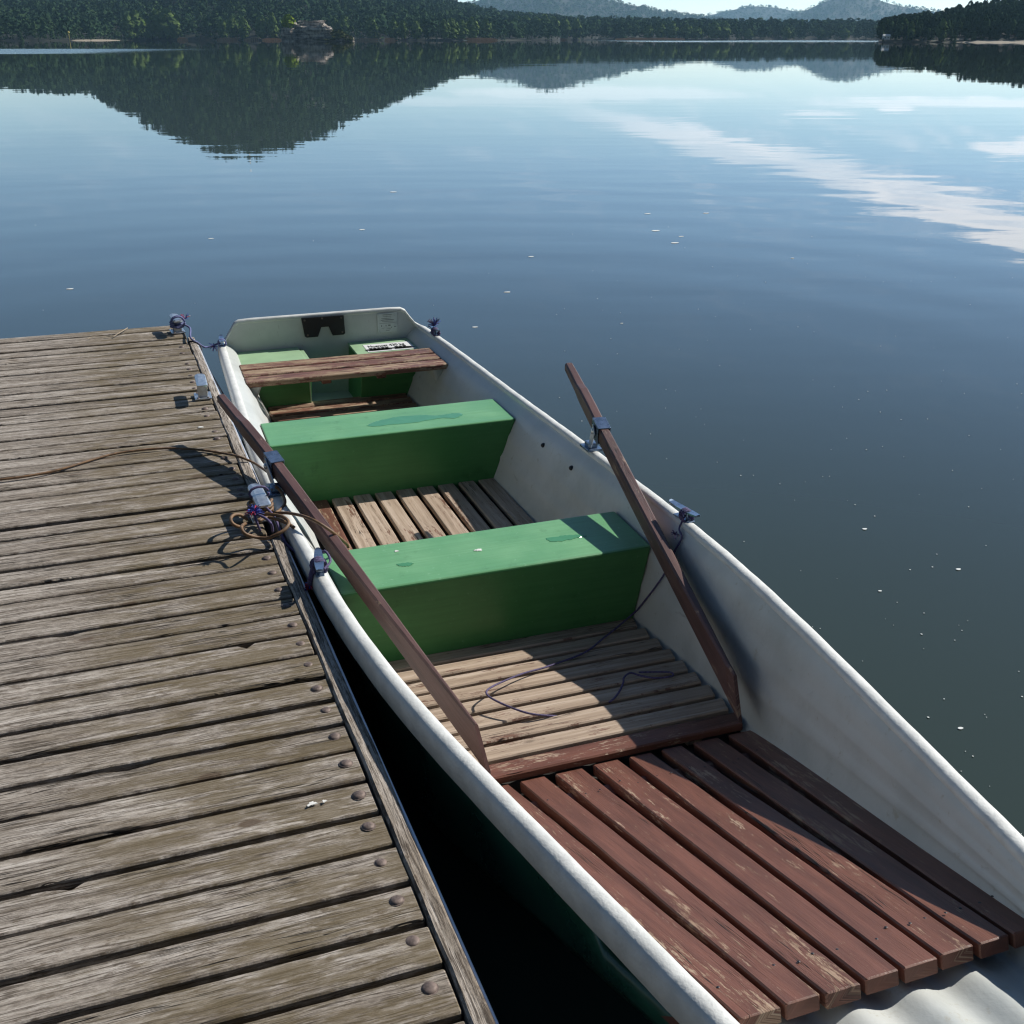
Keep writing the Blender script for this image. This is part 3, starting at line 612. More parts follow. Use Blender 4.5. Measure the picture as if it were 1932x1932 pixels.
rope('brown_cord', [at(-60, 912, DZ+.006)]+[at(u, v, DZ+.008) for u, v in ((0, 905), (60, 897), (120, 884), (200, 860), (250, 851), (310, 846), (370, 848), (420, 855))]+[at(452, 862, DZ+.02), at(480, 874, .455), at(508, 893, .475)], .0048, M['brown_rope'], 'long brown cord lying across the grey planks of the jetty', 'cord')
def ex2(mb):
    h = DZ+.012
    lo = [(270, 455, .03), (190, 402, .05), (110, 405, .06), (76, 450, .06), (110, 510, .05), (190, 538, .03), (255, 500, .03), (215, 520, .05), (203, 560, .06), (250, 622, .05), (390, 662, .03), (500, 668, .03), (600, 628, .04), (700, 570, .05), (745, 490, .06), (690, 430, .06), (600, 402, .05), (490, 395, .04), (420, 420, .03), (400, 470, .05), (500, 430, .04), (620, 455, .045), (720, 495, .045), (810, 550, .035)]
    tube(mb, [at(*z3(x, y), DZ+h_) for x, y, h_ in lo], .0058, 8)
    wraps(mb, dk(.002, 2.575, DZ+.02), DN, DE, .0058, .040, .036, 3, .014, Z1)
rope('coiled_cord', [at(*z3(*q), z) for q, z in (((590, 70), .50), ((650, 130), .482), ((700, 230), .475), ((690, 290), .47), ((640, 350), .47), ((600, 378), .475), ((700, 378), .49), ((800, 390), .505))]+[at(*z3(x, y), z) for x, y, z in ((900, 412, .515), (1000, 448, .52), (1100, 500, .515), (1250, 600, .485), (1360, 690, .43), (1420, 745, .395), (1432, 780, .383))], .0055, M['brown_rope'], 'brown cord looped in coils round the jetty cleat and over an oar', 'cord', extra=ex2)
def ex3(mb):
    wraps(mb, dk(.002, 2.565, DZ+.092), DN, Z1, .0045, .032, .02, 1, .02, -DE)
    c = at(*z3(345, 385), DZ+.12); tassel(mb, c, 90, .032, (1, 2, 2, 2), .5, .0012)
    tube(mb, [c, at(*z3(375, 480), DZ+.10), at(*z3(415, 580), DZ+.06)], .0045, 6); tube(mb, [c, at(*z3(460, 430), DZ+.115), at(*z3(540, 500), DZ+.11), at(*z3(560, 590), DZ+.05)], .0045, 6)
    wraps(mb, bc(4.12, -1), TV, Z1, .0048, .022, .02, 3, .012, SV)
    e_ = at(*z3(985, 1215), .45); tube(mb, [bc(4.12, -1)-TV*.01, at(*z3(1000, 1100), .495), e_], .008, 7); tassel(mb, e_, 34, .022, (1, 1, 2), -.2, .0016)
    lp = [at(*z3(x, y), z) for x, y, z in ((1090, 1010, .51), (1130, 950, .50), (1180, 960, .47), (1205, 1010, .45), (1180, 1050, .46), (1120, 1040, .50))]
    tube(mb, [bc(4.1, -1), bc(4.08, -1)+Z1*.02+TV*.03, bc(4.16, -1)+Z1*.02+TV*.03, bc(4.2, -1)+Z1*.012], .004, 6)
rope('mooring_rope', [dk(.01, 2.62, DZ+.06), dk(.035, 2.66, DZ+.03)]+[at(*z3(x, y), z) for x, y, z in ((700, 710, .45), (800, 805, .445), (950, 935, .462))]+[bc(4.1, -1)], .005, [M['purple_rope'], M['fray_red'], M['fray_blue']], 'violet rope with red frayed ends from the middle jetty cleat to the boat side', extra=ex3)
r3 = lambda x, y: ((1400+x/4.83)*.7547, (1220+y/4.83)*.7547); r2 = lambda x, y: ((1460+x/4.39)*.7547, (1500+y/4.39)*.7547); r1 = lambda x, y: ((1060+x/4.83)*.7547, (1520+y/4.83)*.7547)
def onfl(u, v, dz):                            # on the rising forward floor
    p = at(u, v, .12)
    for _ in range(6):
        s = (p-BO).dot(SV); p = at(u, v, FFZ(s)+dz)
    return p
def wl(u, v):                                  # on the inside of the right wall
    p = at(u, v, .3)
    for z in np.arange(.09, .50, .005):
        q = at(u, v, float(z)); d = q-BO; s = d.dot(SV)
        if d.dot(TV) <= wall_t(s, float(z))-.004: p = q; break
    return p
def ex4(mb):
    wraps(mb, bc(4.16, 1), TV, Z1, .004, .02, .02, 3, .01, SV); tassel(mb, bw(4.2, Ws(4.2)-.05, .47), 14, .02, (0,), 0)
rope('purple_cord', [bc(4.17, 1), bw(4.19, Ws(4.19)-.03, .485), wl(*r3(1470, 600)), wl(*r3(1380, 770)), wl(*r3(1240, 1070)), wl(*r3(960, 1440)), wl(*r2(560, 130))]+[onfl(*r2(x, y), z) for x, y, z in ((400, 270, .012), (200, 430, .008), (0, 580, .008))]+[onfl(*r1(x, y), z) for x, y, z in ((1500, 705, .010), (1200, 790, .018), (950, 890, .026), (810, 958, .034), (752, 1015, .038), (800, 1080, .038), (1000, 1180, .032), (1250, 1268, .022), (1450, 1296, .010), (1600, 1306, -.004))], .0032, [M['purple_rope']], 'thin purple cord from the right-hand cleat looping on the forward floor boards', 'cord', extra=ex4)
rope('purple_cord', [onfl(*r2(x, y), z) for x, y, z in ((270, 1125, -.003), (330, 1080, .006), (390, 1000, .010), (430, 910, .014), (440, 850, .016), (510, 800, .014), (620, 830, .012), (760, 855, .010), (880, 850, .010), (975, 830, .012), (950, 795, .012), (800, 790, .010), (600, 795, .008))], .0032, [M['purple_rope']], 'loose end of purple cord lying in the shade of the forward floor', 'cord')
mb = MB(); c = bc(1.19, 1); wraps(mb, c, TV, Z1, .005, .02, .02, 4, .012, SV); tassel(mb, c+Z1*.03, 40, .05, (0, 0, 1), .9, .002); tag(mb.build('rope_tuft', [M['purple_rope'], M['fray_blue']]), 'tuft of violet frayed rope knotted on the right stern cleat', 'rope')
mb = MB()
tw = lambda x, y, z=.008: at((x/4.6)*.7547, (790+y/4.6)*.7547, DZ+z)
tube(mb, [tw(1465, 138), tw(1410, 172, .014), tw(1340, 212, .012), tw(1290, 240), tw(1180, 222), tw(1080, 235), tw(1000, 262)], .0028, 6, taper=.0018); tag(mb.build('twig', M['twig']), 'thin pale twig lying on the far end of the jetty', 'twig')
for (u, v, rx, ry, lab) in ((588, 1517, .011, .006, 'white bird dropping on the jetty planks near the edge bolts'), (612, 1512, .005, .004, 'tiny white splash beside the larger dropping on the jetty'),):
    mb = MB(); blot(mb, at(u, v, DZ+.0012), rx, ry, .6, jag=.5); tag(mb.build('bird_dropping', M['dropping']), lab, 'dropping')
for (u, v, rx, ry, lab) in ((902, 1038, .014, .008, 'ragged white dropping in the middle of the front green seat'), (748, 1040, .007, .006, 'small round white dropping on the front green seat near the left oar')):
    mb = MB(); blot(mb, at(u, v, .3756), rx, ry, .3, jag=.4); tag(mb.build('bird_dropping', M['dropping']), lab, 'dropping')
mb = MB(); blot(mb, at(500, 1068, DZ+.001), .001, .001)
for (u, v, rx, lab) in ((500.4, 1067.6, .011, 'white oval petal on the jetty planks beside the oar shadow'),):
    mb = MB(); blot(mb, at(*((420+525/6.44)*.7547, (1040+180/6.44)*.7547), DZ+.0015), .012, .008, .2, jag=.1); tag(mb.build('petal', M['dropping']), lab, 'petal')
def puddle(pts, z, lab):
    P = catmull(pts+[pts[0]], 5)[:-1]; P = [Vector((p.x+random.uniform(-.004, .004), p.y+random.uniform(-.003, .003), z)) for p in P]; c = sum(P, Vector())/len(P); k = len(P); mb = MB()
    mb.add([Vector((p.x, p.y, z+.0004)) for p in P]+[c+(p-c)*.97+Z1*.0012 for p in P], [(i, (i+1) % k, k+(i+1) % k, k+i) for i in range(k)]+[tuple(range(k, 2*k))])
    tag(mb.build('puddle', M['wet']), lab, 'puddle')
pz = lambda x, y: ((820+x/4.83)*.7547, (780+y/4.83)*.7547)
puddle([at(*pz(x, y), .375) for x, y in ((465, 1375), (560, 1330), (700, 1290), (900, 1260), (1150, 1245), (1320, 1250), (1440, 1235), (1550, 1220), (1630, 1235), (1590, 1265), (1520, 1285), (1400, 1280), (1200, 1310), (1000, 1345), (750, 1365), (560, 1385))], ZS, 'long wet puddle on the green seat nearest the stern bench')
puddle([at(*r3(x, y), .375) for x, y in ((-180, 615), (-60, 590), (90, 570), (215, 568), (330, 580), (240, 600), (120, 625), (0, 645), (-120, 648))], ZS, 'pointed wet puddle on the front green seat near the right oar shadow')
c4 = lambda x, y: ((540+x/2.542)*.7547, (1100+y/2.542)*.7547)
puddle([at(*c4(x, y), .375) for x, y in ((1150, 790), (1200, 783), (1250, 780), (1245, 795), (1200, 803), (1160, 802))], ZS, 'small wet puddle on the front green seat near the left oar')
# ---------------------------------------------------------------- lake
def water():
    m, n, b = mat('lake_water'); p = n.pos(); x, y, z = n.sep(p)
    b.inputs['Base Color'].default_value = (.035, .050, .043, 1); b.inputs['IOR'].default_value = 1.333
    br = n.math('MULTIPLY', n.ss(x, -75, -45, 1, 0), n.math('MULTIPLY', n.ss(y, 150, 165), n.ss(y, 215, 255, 1, 0)))       # breeze-ruffled patches
    br2 = n.math('MULTIPLY', n.ss(y, 620, 640), n.ss(x, 40, 110))
    br2 = n.math('MULTIPLY', br2, n.ss(n.noise(p, .01, 2, k=(.5, 1, 1)), .3, .6))
    n.put(b.inputs['Roughness'], n.math('ADD', n.math('ADD', .003, n.math('MULTIPLY', br, .20)), n.math('MULTIPLY', br2, .16)))
    w1 = n.noise(p, .55, 2, .5, k=(.45, 1.25, 1)); w2 = n.noise(p, 2.4, 2, .5, k=(.6, 1.2, 1)); w3 = n.noise(p, .12, 2, .5, k=(.5, 1.2, 1))
    rx = n.math('ADD', x, .6); ry = n.math('SUBTRACT', y, 5.2); rad = n.math('SQRT', n.math('ADD', n.math('MULTIPLY', rx, rx), n.math('MULTIPLY', ry, ry)))   # rings spreading from the jetty and boat
    ring = n.math('MULTIPLY', n.math('SINE', n.math('ADD', n.math('MULTIPLY', rad, 5.2), n.math('MULTIPLY', n.noise(p, .35, 2), 5.))), n.math('MULTIPLY', n.ss(rad, 2.5, 5), n.ss(rad, 9, 17, 1, 0)))
    calm = n.ss(n.noise(p, .06, 2, k=(.6, 1.3, 1)), .35, .65, .35, 1.)
    h = n.math('ADD', n.math('MULTIPLY', w1, .0042), n.math('ADD', n.math('MULTIPLY', w2, .0005), n.math('ADD', n.math('MULTIPLY', w3, .006), n.math('MULTIPLY', ring, .00055))))
    n.put(b.inputs['Normal'], n.bump(n.math('MULTIPLY', h, n.math('MULTIPLY', calm, n.ss(y, 6, 45, 1.6, .55))), 1., 1.)); return m
mb = MB(); mb.add([(-7000, -60, 0), (7000, -60, 0), (7000, 11000, 0), (-7000, 11000, 0)], [(0, 1, 2, 3)]); mb.build('water', water(), kind='structure')
mb = MB()
for i in range(260):                          # fluff and pollen specks drifting on the water
    u = random.uniform(1050, 1932) if i % 5 else random.uniform(0, 1900); v = random.uniform(420, 1700)
    p = at(u, v, .002); q = toboat(p)
    if abs(q.x) < .75 and -3.9 < q.y < 2.3: continue
    if todock(p).x < .3 and todock(p).y < .6: continue
    r = random.uniform(.001, .0032)*max(1, p.y/7); blot(mb, p, r*1.2, r, random.uniform(0, 3), h=.001, seg=7)
tag(mb.build('floating_fluff', M['foam'], kind='stuff'), 'pale specks of fluff drifting on the lake surface', 'fluff')
for (u, v, r) in ((896, 617, .022), (957, 551, .028), (683, 433, .035), (1237, 435, .05), (1273, 458, .045), (1285, 446, .03), (1222, 403, .04), (1332, 402, .04), (1002, 484, .03), (1173, 610, .013), (1631, 998, .012), (1808, 1074, .012), (1660, 1115, .008), (1812, 1374, .010), (1495, 487, .02), (398, 450, .03), (132, 545, .03), (742, 362, .05)):
    mb = MB(); blot(mb, at(u, v, .002), r*1.0, r*.62, .3, h=.0012, seg=10, jag=.15); tag(mb.build('foam_fleck', M['foam']), 'white oval fleck of foam floating on the open lake', 'foam', 'foam flecks floating on the lake')
# ---------------------------------------------------------------- far shores
def refl(px, py):                              # azimuth and height angle of a mirrored skyline point (2560 px survey)
    d = ray(px*.7547, py*.7547); return math.atan2(d.x, d.y), math.atan2(-d.z, math.hypot(d.x, d.y))
def leafmat(name, a, b_, haze=0):
    m, n, b = mat(name); v = n.attr('pc'); q = n.sep(v)
    n.put(b.inputs['Base Color'], n.mix(q[0], a, b_)); b.inputs['Roughness'].default_value = 1.; b.inputs['Specular IOR Level'].default_value = 0.; return m
M['conifer'] = leafmat('conifer_foliage', (.024, .050, .026), (.058, .098, .040)); M['far_wood'] = leafmat('mixed_wood_foliage', (.022, .05, .022), (.085, .14, .045))
M['birch'] = leafmat('fresh_birch_leaves', (.075, .125, .035), (.135, .19, .06))
M['willow'] = leafmat('bright_spring_leaves', (.13, .20, .02), (.26, .34, .05))
M['bush'] = leafmat('dull_bush_leaves', (.05, .065, .025), (.11, .12, .045))
M['reed'] = leafmat('dry_reed_stalks', (.34, .215, .13), (.46, .32, .21))
M['floor'] = plain('forest_floor', (.018, .022, .013), .9, var=.2, sc=.05)
M['sand'] = plain('pale_shore_sand', (.30, .26, .20), .9, var=.12, sc=.3)
M['bark'] = plain('grey_bark', (.10, .085, .07), .9, var=.2, sc=3)
def crown_template(kind, nf):
    """leaf-cluster crown of unit height as triangles"""
    V = []; T = []
    for i in range(nf):
        h = random.random()
        if kind == 'cone': h = random.random()**.8; rad = .30*(1-h)**.75*(.7+.5*random.random())+.015; hh = .10+.90*h
        elif kind == 'pine': h = random.random(); rad = .27*math.sqrt(max(0, 1-(2*h-.9)**2*.8))*(.55+.5*random.random()); hh = .34+.66*h
        else: rad = .30*math.sin(math.pi*min(1, .12+.86*h))**.7*(.6+.45*random.random()); hh = .10+.90*h
        a = random.uniform(0, 2*math.pi); c = Vector((rad*math.cos(a), rad*math.sin(a), hh)); s = {'cone': .095, 'pine': .10, 'leafy': .08}[kind]*random.uniform(.6, 1.25)
        n_ = Vector((math.cos(a), math.sin(a), random.uniform(-.2, 1.1))).normalized(); x = n_.cross(Vector((random.random()-.5, random.random()-.5, random.random()))).normalized(); y = n_.cross(x)
        b = len(V); V += [c+x*s, c-x*s*.6+y*s*.8, c-x*s*.5-y*s*.9]; T.append((b, b+1, b+2))
        if kind == 'leafy': V += [c+x*s*.3-y*s+n_*s*.2]; T.append((b, b+2, b+3))
    return np.array([tuple(v) for v in V]), T
def scatter(name, pts, hts, temps, m, label, cat='forest', wid=1.1):
    """very many trees as one mass"""
    n_ = len(pts); VV = []; TT = []; CC = []; off = 0
    ti = rng.integers(0, len(temps), n_); an = rng.uniform(0, 6.28, n_); sc = rng.uniform(.8, 1.25, n_); col = np.clip(rng.normal(.35, .25, n_), 0, 1)
    big = rng.random(n_) < .10; col[big] = np.clip(col[big]+.5, 0, 1.2)
    for k, (V, T) in enumerate(temps):
        T = np.array([t for t in T if len(t) == 3])
        idx = np.where(ti == k)[0]
        if not len(idx): continue
        ca, sa = np.cos(an[idx])[:, None], np.sin(an[idx])[:, None]; h = hts[idx][:, None]; w_ = h*sc[idx][:, None]*wid
        X = (V[None, :, 0]*ca-V[None, :, 1]*sa)*w_+pts[idx, 0][:, None]; Y = (V[None, :, 0]*sa+V[None, :, 1]*ca)*w_+pts[idx, 1][:, None]; Zz = V[None, :, 2]*h+pts[idx, 2][:, None]
        VV.append(np.stack([X, Y, Zz], -1).reshape(-1, 3)); m_ = len(V)
        TT.append((T[None]+np.arange(len(idx))[:, None, None]*m_+off).reshape(-1, 3)); off += len(idx)*m_
        CC.append(np.repeat(col[idx], m_))
    V = np.concatenate(VV).astype('f'); T = np.concatenate(TT).astype('i'); cc = np.concatenate(CC); cc = np.clip(cc+rng.normal(0, .06, len(cc)), 0, 1.3)
    me = bpy.data.meshes.new(name); me.vertices.add(len(V)); me.vertices.foreach_set('co', V.ravel()); me.loops.add(T.size); me.loops.foreach_set('vertex_index', T.ravel())
    me.polygons.add(len(T)); me.polygons.foreach_set('loop_start', np.arange(0, T.size, 3, dtype='i')); me.polygons.foreach_set('loop_total', np.full(len(T), 3, 'i'))
    at_ = me.attributes.new('pc', 'FLOAT_VECTOR', 'POINT'); at_.data.foreach_set('vector', np.stack([cc, cc*0, cc*0], -1).astype('f').ravel())
    me.materials.append(m); me.update(calc_edges=True); o = bpy.data.objects.new(name, me); C.objects.link(o); return tag(o, label, cat, kind='stuff')
conT = [crown_template('cone', 38) for _ in range(4)]+[crown_template('pine', 38) for _ in range(5)]
conN = [crown_template('pine', 80) for _ in range(5)]+[crown_template('cone', 80) for _ in range(3)]
lefT = [crown_template('leafy', 60) for _ in range(4)]
def layer(name, prof, ds, dr, th, spacing, label, temps=conT, back=.35, mix=.0, direct=False, wid=1.1, matx=None):
    az = []; el = []
    for q in prof: a, e_ = refl(*q); az.append(a); el.append(e_)
    az = np.array(az); el = np.array(el); A0, A1 = az[0], az[-1]
    DS = lambda a: ds(a) if callable(ds) else ds
    def height(a, r):
        d0 = DS(a); hr = max(1.2, dr*math.tan(np.interp(a, az, el))-CAM_H-th*.72)
        t = (r-d0)/(dr-d0)
        if t < 0: return -1.5
        if t <= 1: return min(1.0, t*(dr-d0)/12.)+hr*(t**1.15)*(1-.0)-0*t
        return hr*max(0, 1-(t-1)/back*.8)+1
    na = max(24, int((A1-A0)*180)); rr = [-.03, 0., .01, .03, .08, .16, .28, .42, .58, .72, .86, 1., 1.+back*.4, 1.+back]
    mb = MB(); vs = []
    for a in np.linspace(A0, A1, na):
        d0 = DS(a)
        for t in rr: r = d0+(dr-d0)*t; vs.append((r*math.sin(a), r*math.cos(a), height(a, r)+(-.5 if t < 0 else 0)))
    k = len(rr); mb.add(vs, [(i*k+j, (i+1)*k+j, (i+1)*k+j+1, i*k+j+1) for i in range(na-1) for j in range(k-1)], 0, None, True)
    mb.build(name, M['floor'], kind='structure')
    P = []; H_ = []
    area = 0; n_ = int((A1-A0)*(dr*dr-(DS((A0+A1)/2))**2)/2/spacing**2*1.15)
    for i in range(n_):
        a = random.uniform(A0, A1); d0 = DS(a); r = math.sqrt(random.uniform((d0+6)**2, (dr+(dr-d0)*.12)**2)); t = (r-d0)/(dr-d0)
        P.append((r*math.sin(a), r*math.cos(a), height(a, min(r, dr*1.05))-.3)); H_.append(th*random.uniform(.62, 1.12))
    for i in range(int((A1-A0)*(DS((A0+A1)/2))/spacing*2.6)):      # low growth right on the shore
        a = random.uniform(A0, A1); r = DS(a)+random.uniform(-.5, 9); P.append((r*math.sin(a), r*math.cos(a), height(a, r)-.4)); H_.append(th*random.uniform(.22, .6))
    scatter('forest', np.array(P), np.array(H_), temps, matx or M['conifer'], label, wid=wid)
    return height, DS
shoreA = lambda a: 1130+60*math.sin(a*17)+35*math.sin(a*41+1)
hA, dA = layer('main_hill', [(-900, 150), (-500, 185), (-200, 205), (0, 219), (150, 231), (225, 229), (278, 262), (398, 322), (530, 384), (600, 388), (650, 389), (728, 374), (828, 322), (928, 276), (1060, 223), (1146, 186), (1260, 163), (1400, 152)], shoreA, 1850, 14.5, 8.2, 'dark conifer forest climbing the big hill behind the islet', wid=1.3)
shoreB = lambda a: 1330+50*math.sin(a*23+2)
hB, dB = layer('shore_strip', [(1100, 148), (1300, 150), (1500, 147), (1750, 142), (1950, 141), (2150, 139), (2400, 134), (2700, 130)], shoreB, 1620, 15, 8.5, 'flat belt of dark pines along the middle shore', wid=1.3)
layer('far_hill', [(1000, 140), (1100, 165), (1200, 195), (1280, 208), (1373, 232), (1479, 205), (1611, 176), (1731, 156), (1830, 143)], 4600, 5600, 17, 22, 'hazy forest on the long blue-green hill behind the shore', wid=2.1, matx=M['far_wood'])
layer('distant_hill', [(1640, 135), (1740, 152), (1850, 177), (1880, 180), (1950, 172), (2000, 162), (2080, 145)], 7600, 8600, 18, 34, 'palest forest on the small rounded hill farthest away', wid=2.6, matx=M['far_wood'])
layer('round_hill', [(1900, 135), (1950, 146), (1990, 166), (2050, 195), (2100, 209), (2160, 197), (2230, 181), (2320, 168), (2400, 148), (2480, 135)], 6000, 7000, 18, 27, 'blue hazy forest on the tall rounded hill at right', wid=2.1, matx=M['far_wood'])
shoreF = lambda a: 640+ (0 if a > .30 else (.30-a)*900)
hF, dF = layer('headland', [(2195, 118), (2215, 148), (2274, 158), (2340, 166), (2406, 184), (2473, 194), (2560, 206), (2700, 216), (3000, 220), (3300, 205), (3700, 170), (4100, 135), (4500, 112)], shoreF, 830, 10., 4.0, 'near dark pine wood on the right-hand headland', temps=conN, wid=.85)
def dirpt(px, py, D):                          # a spot at distance D seen at that column
    d = ray(px*.7547, 99*.7547); a = math.atan2(d.x, d.y); return a, Vector((D*math.sin(a), D*math.cos(a), 0))
PXM = lambda px, D: px/2716.*D                 # survey pixels to metres at distance D
# pale birches and willows standing along the shore, each its own tree
def tree_meshes(kind, nf, m):
    V, T = crown_template('leafy', nf); me = bpy.data.meshes.new('crown'); me.from_pydata([tuple(v) for v in V], [], T); me.materials.append(m)
    a = me.attributes.new('pc', 'FLOAT_VECTOR', 'POINT'); c = np.repeat(rng.uniform(0, 1, len(V)//4+1), 4)[:len(V)]; a.data.foreach_set('vector', np.stack([c, c, c], -1).astype('f').ravel())
    mb = MB(); tube(mb, [(0, 0, -.03), (.005, 0, .3), (0, .01, .8)], .016, 6, taper=.004, n=3)
    for k in range(5): a_ = k*1.3; tube(mb, [(0, 0, .25+.1*k), (.1*math.cos(a_), .1*math.sin(a_), .4+.1*k), (.2*math.cos(a_), .2*math.sin(a_), .5+.1*k)], .006, 4, taper=.002, n=2)
    t = mb.build('trunk', M['bark']); mt = t.data; bpy.data.objects.remove(t); return me, mt
tb = [tree_meshes('leafy', 230, M['birch']) for _ in range(4)]; tw_ = [tree_meshes('leafy', 260, M['willow']) for _ in range(2)]
def tree(name, p, h, w_, ms, label, group=None):
    o = empty(name, p); tag(o, label, 'tree', group); o.scale = (w_/.6, w_/.6, h); o.rotation_euler = (0, 0, random.uniform(0, 6))
    for nm, me in zip(('crown', 'trunk'), ms): q = bpy.data.objects.new(nm, me); C.objects.link(q); q.parent = o
    return o
GB = 'pale birches along the far shore'
LB = 'pale green birch standing at the foot of the dark far forest'
for px, top, wpx in ((325, 52, 26), (345, 44, 34), (372, 60, 24), (398, 42, 38), (424, 40, 42), (440, 58, 26), (560, 60, 22), (585, 52, 26), (612, 56, 22), (655, 52, 26), (684, 46, 22), (842, 58, 26), (862, 50, 26), (930, 56, 28), (985, 58, 22), (1008, 60, 20), (1040, 62, 22), (1110, 58, 26), (1130, 56, 28), (1155, 60, 26), (1180, 54, 28), (1215, 58, 26)):
    D = 1112+random.uniform(-8, 8); a, p = dirpt(px, 99, D); D = shoreA(a)+5; p = Vector((D*math.sin(a), D*math.cos(a), .4)); tree('birch_tree', p, PXM(100-top, D), PXM(wpx*1.25, D), random.choice(tb), LB, GB)
for px, top, wpx in ((1292, 52, 24), (1316, 54, 26), (1340, 56, 30), (1362, 52, 24), (1385, 56, 26), (1412, 58, 24), (1440, 60, 22), (1620, 74, 22), (1650, 68, 22), (1680, 66, 22), (1715, 70, 24), (1740, 76, 26), (1785, 66, 26), (1808, 64, 26), (1870, 80, 18), (1965, 76, 20), (2050, 78, 18), (2110, 80, 20)):
    a, _ = dirpt(px, 99, 1300); D = shoreB(a)+5; p = Vector((D*math.sin(a), D*math.cos(a), .4)); tree('birch_tree', p, PXM(102-top, D), PXM(wpx*1.25, D), random.choice(tb), LB, GB)
for px, top, wpx, lab in ((2352, 62, 24, 'yellow-green birch at the waterline of the right headland'), (2275, 66, 18, 'slim pale birch at the left end of the right headland')):
    a, _ = dirpt(px, 99, 640); D = shoreF(a)+4; p = Vector((D*math.sin(a), D*math.cos(a), .5)); tree('birch_tree', p, PXM(104-top, D), PXM(wpx, D), random.choice(tb), lab)
# dry reed beds
def reeds(x0, x1, D0_, h, lab):
    mb = MB(); n_ = int((x1-x0)*16)
    for i in range(n_):
        px = random.uniform(x0, x1); a, p = dirpt(px, 99, D0_+random.uniform(-4, 6)); hh = h*.62*random.uniform(.5, 1.15)*(1-.4*abs((px-x0)/(x1-x0)*2-1)**3); w_ = .28
        c = random.random(); b = len(mb.v); dx = random.uniform(-.3, .3)
        mb.add([p+Vector((-w_, 0, -.1)), p+Vector((w_, 0, -.1)), p+Vector((dx, random.uniform(-.2, .2), hh))], [(0, 1, 2)], 0, [(c, 0, 0)]*3)
    tag(mb.build('reeds', M['reed'], kind='stuff'), lab, 'reeds')
def shoreD(px, f): return f(dirpt(px, 99, 1000)[0])
for x0, x1, f, h, lab in ((443, 470, shoreA, 4.2, 'dry orange reeds at the left shore beside the birches'), (543, 597, shoreA, 4.2, 'dry reeds left of the rock islet'), (610, 645, shoreA, 3.6, 'short reed bed just left of the islet'), (655, 704, shoreA, 3.4, 'reed bed touching the left side of the islet view'), (893, 945, shoreA, 3.4, 'faint reed bed right of the islet'), (962, 992, shoreA, 3.8, 'small reed bed at the middle shore'), (1132, 1243, shoreA, 3.8, 'broad orange reed bed below the pale birches'), (1340, 1418, shoreB, 4.0, 'bright orange reed bed on the middle shore'), (1538, 1712, shoreB, 4.0, 'widest reed bed on the middle shore')):
    reeds(x0, x1, shoreD((x0+x1)/2, f)-8, h, lab)
# sandy beaches
def beach(x0, x1, f, w_, zz, k=0.):
    mb = MB(); vs = []; n_ = 14
    for i in range(n_+1):
        px = x0+(x1-x0)*i/n_; a, _ = dirpt(px, 99, 1000); D = f(a); q = math.sin(math.pi*i/n_)**.5 if k == 0 else min(1, i/4.)
        for dd, z in ((-w_*q-.5, -.3), (-w_*q*.6, .25), (0, zz*q), (5, zz*q+.2), (9, -.5)): vs.append(((D+dd)*math.sin(a), (D+dd)*math.cos(a), z))
    mb.add(vs, [(i*5+j, (i+1)*5+j, (i+1)*5+j+1, i*5+j+1) for i in range(n_) for j in range(4)], 0, None, True); mb.build('sandy_beach', M['sand'], kind='structure')
beach(175, 300, shoreA, 6, .8); beach(2390, 2640, shoreF, 14, 1.1, 1.)
# ---------------------------------------------------------------- rock islet
M['rock'] = None
def rockmat():
    m, n, b = mat('layered_sandstone'); p = n.pos(); a = n.noise(p, 1, 6, .7, k=(.55, .55, .30)); l = n.noise(p, 1, 4, .6, k=(.10, .10, 1.1))
    base = n.ramp(n.math('ADD', n.math('MULTIPLY', a, .5), n.math('MULTIPLY', l, .5)), [(.40, (.045, .04, .04)), (.5, (.30, .26, .225)), (.58, (.60, .53, .46))])
    n.put(b.inputs['Base Color'], base); b.inputs['Roughness'].default_value = .9; n.put(b.inputs['Normal'], n.bump(n.math('ADD', a, l), 1., .5)); return m
M['rock'] = rockmat(); RD = 780.
def rock_block(mb, x0, x1, ytop, dep, dz=0., led=.6, seedv=0, slope=0.):
    a0, p0 = dirpt((x0+x1)/2, 99, RD+dz); w_ = PXM(x1-x0, RD); h = PXM(103-ytop, RD); r_ = random.Random(seedv); nx, nz = 26, 14; vs = []
    for k in range(nz+1):
        q = k/nz; lay = led*math.sin(q*11+seedv)+.4*led*math.sin(q*27); 
        for i in range(nx):
            a = 2*math.pi*i/nx; ex = abs(math.cos(a))**.6*math.copysign(1, math.cos(a)); ey = abs(math.sin(a))**.6*math.copysign(1, math.sin(a))
            rr = 1+.085*lay+.13*math.sin(5*a+seedv*2)*math.sin(4*q+a)+.07*math.sin(11*a+3*q*5)+r_.uniform(-.045, .045)
            top = h*(1+.07*math.sin(3*a+seedv)+slope*ex)
            vs.append(p0+Vector((ex*w_/2*rr*(1-.10*q**3), ey*dep/2*rr*(1-.15*q**3), -1+q*(top+1)+r_.uniform(-.15, .15))))
    c = len(vs); vs.append(p0+Vector((0, 0, h*1.03)))
    fs = [(k*nx+i, k*nx+(i+1) % nx, (k+1)*nx+(i+1) % nx, (k+1)*nx+i) for k in range(nz) for i in range(nx)]+[(nz*nx+i, nz*nx+(i+1) % nx, c) for i in range(nx)]
    mb.add(vs, fs)
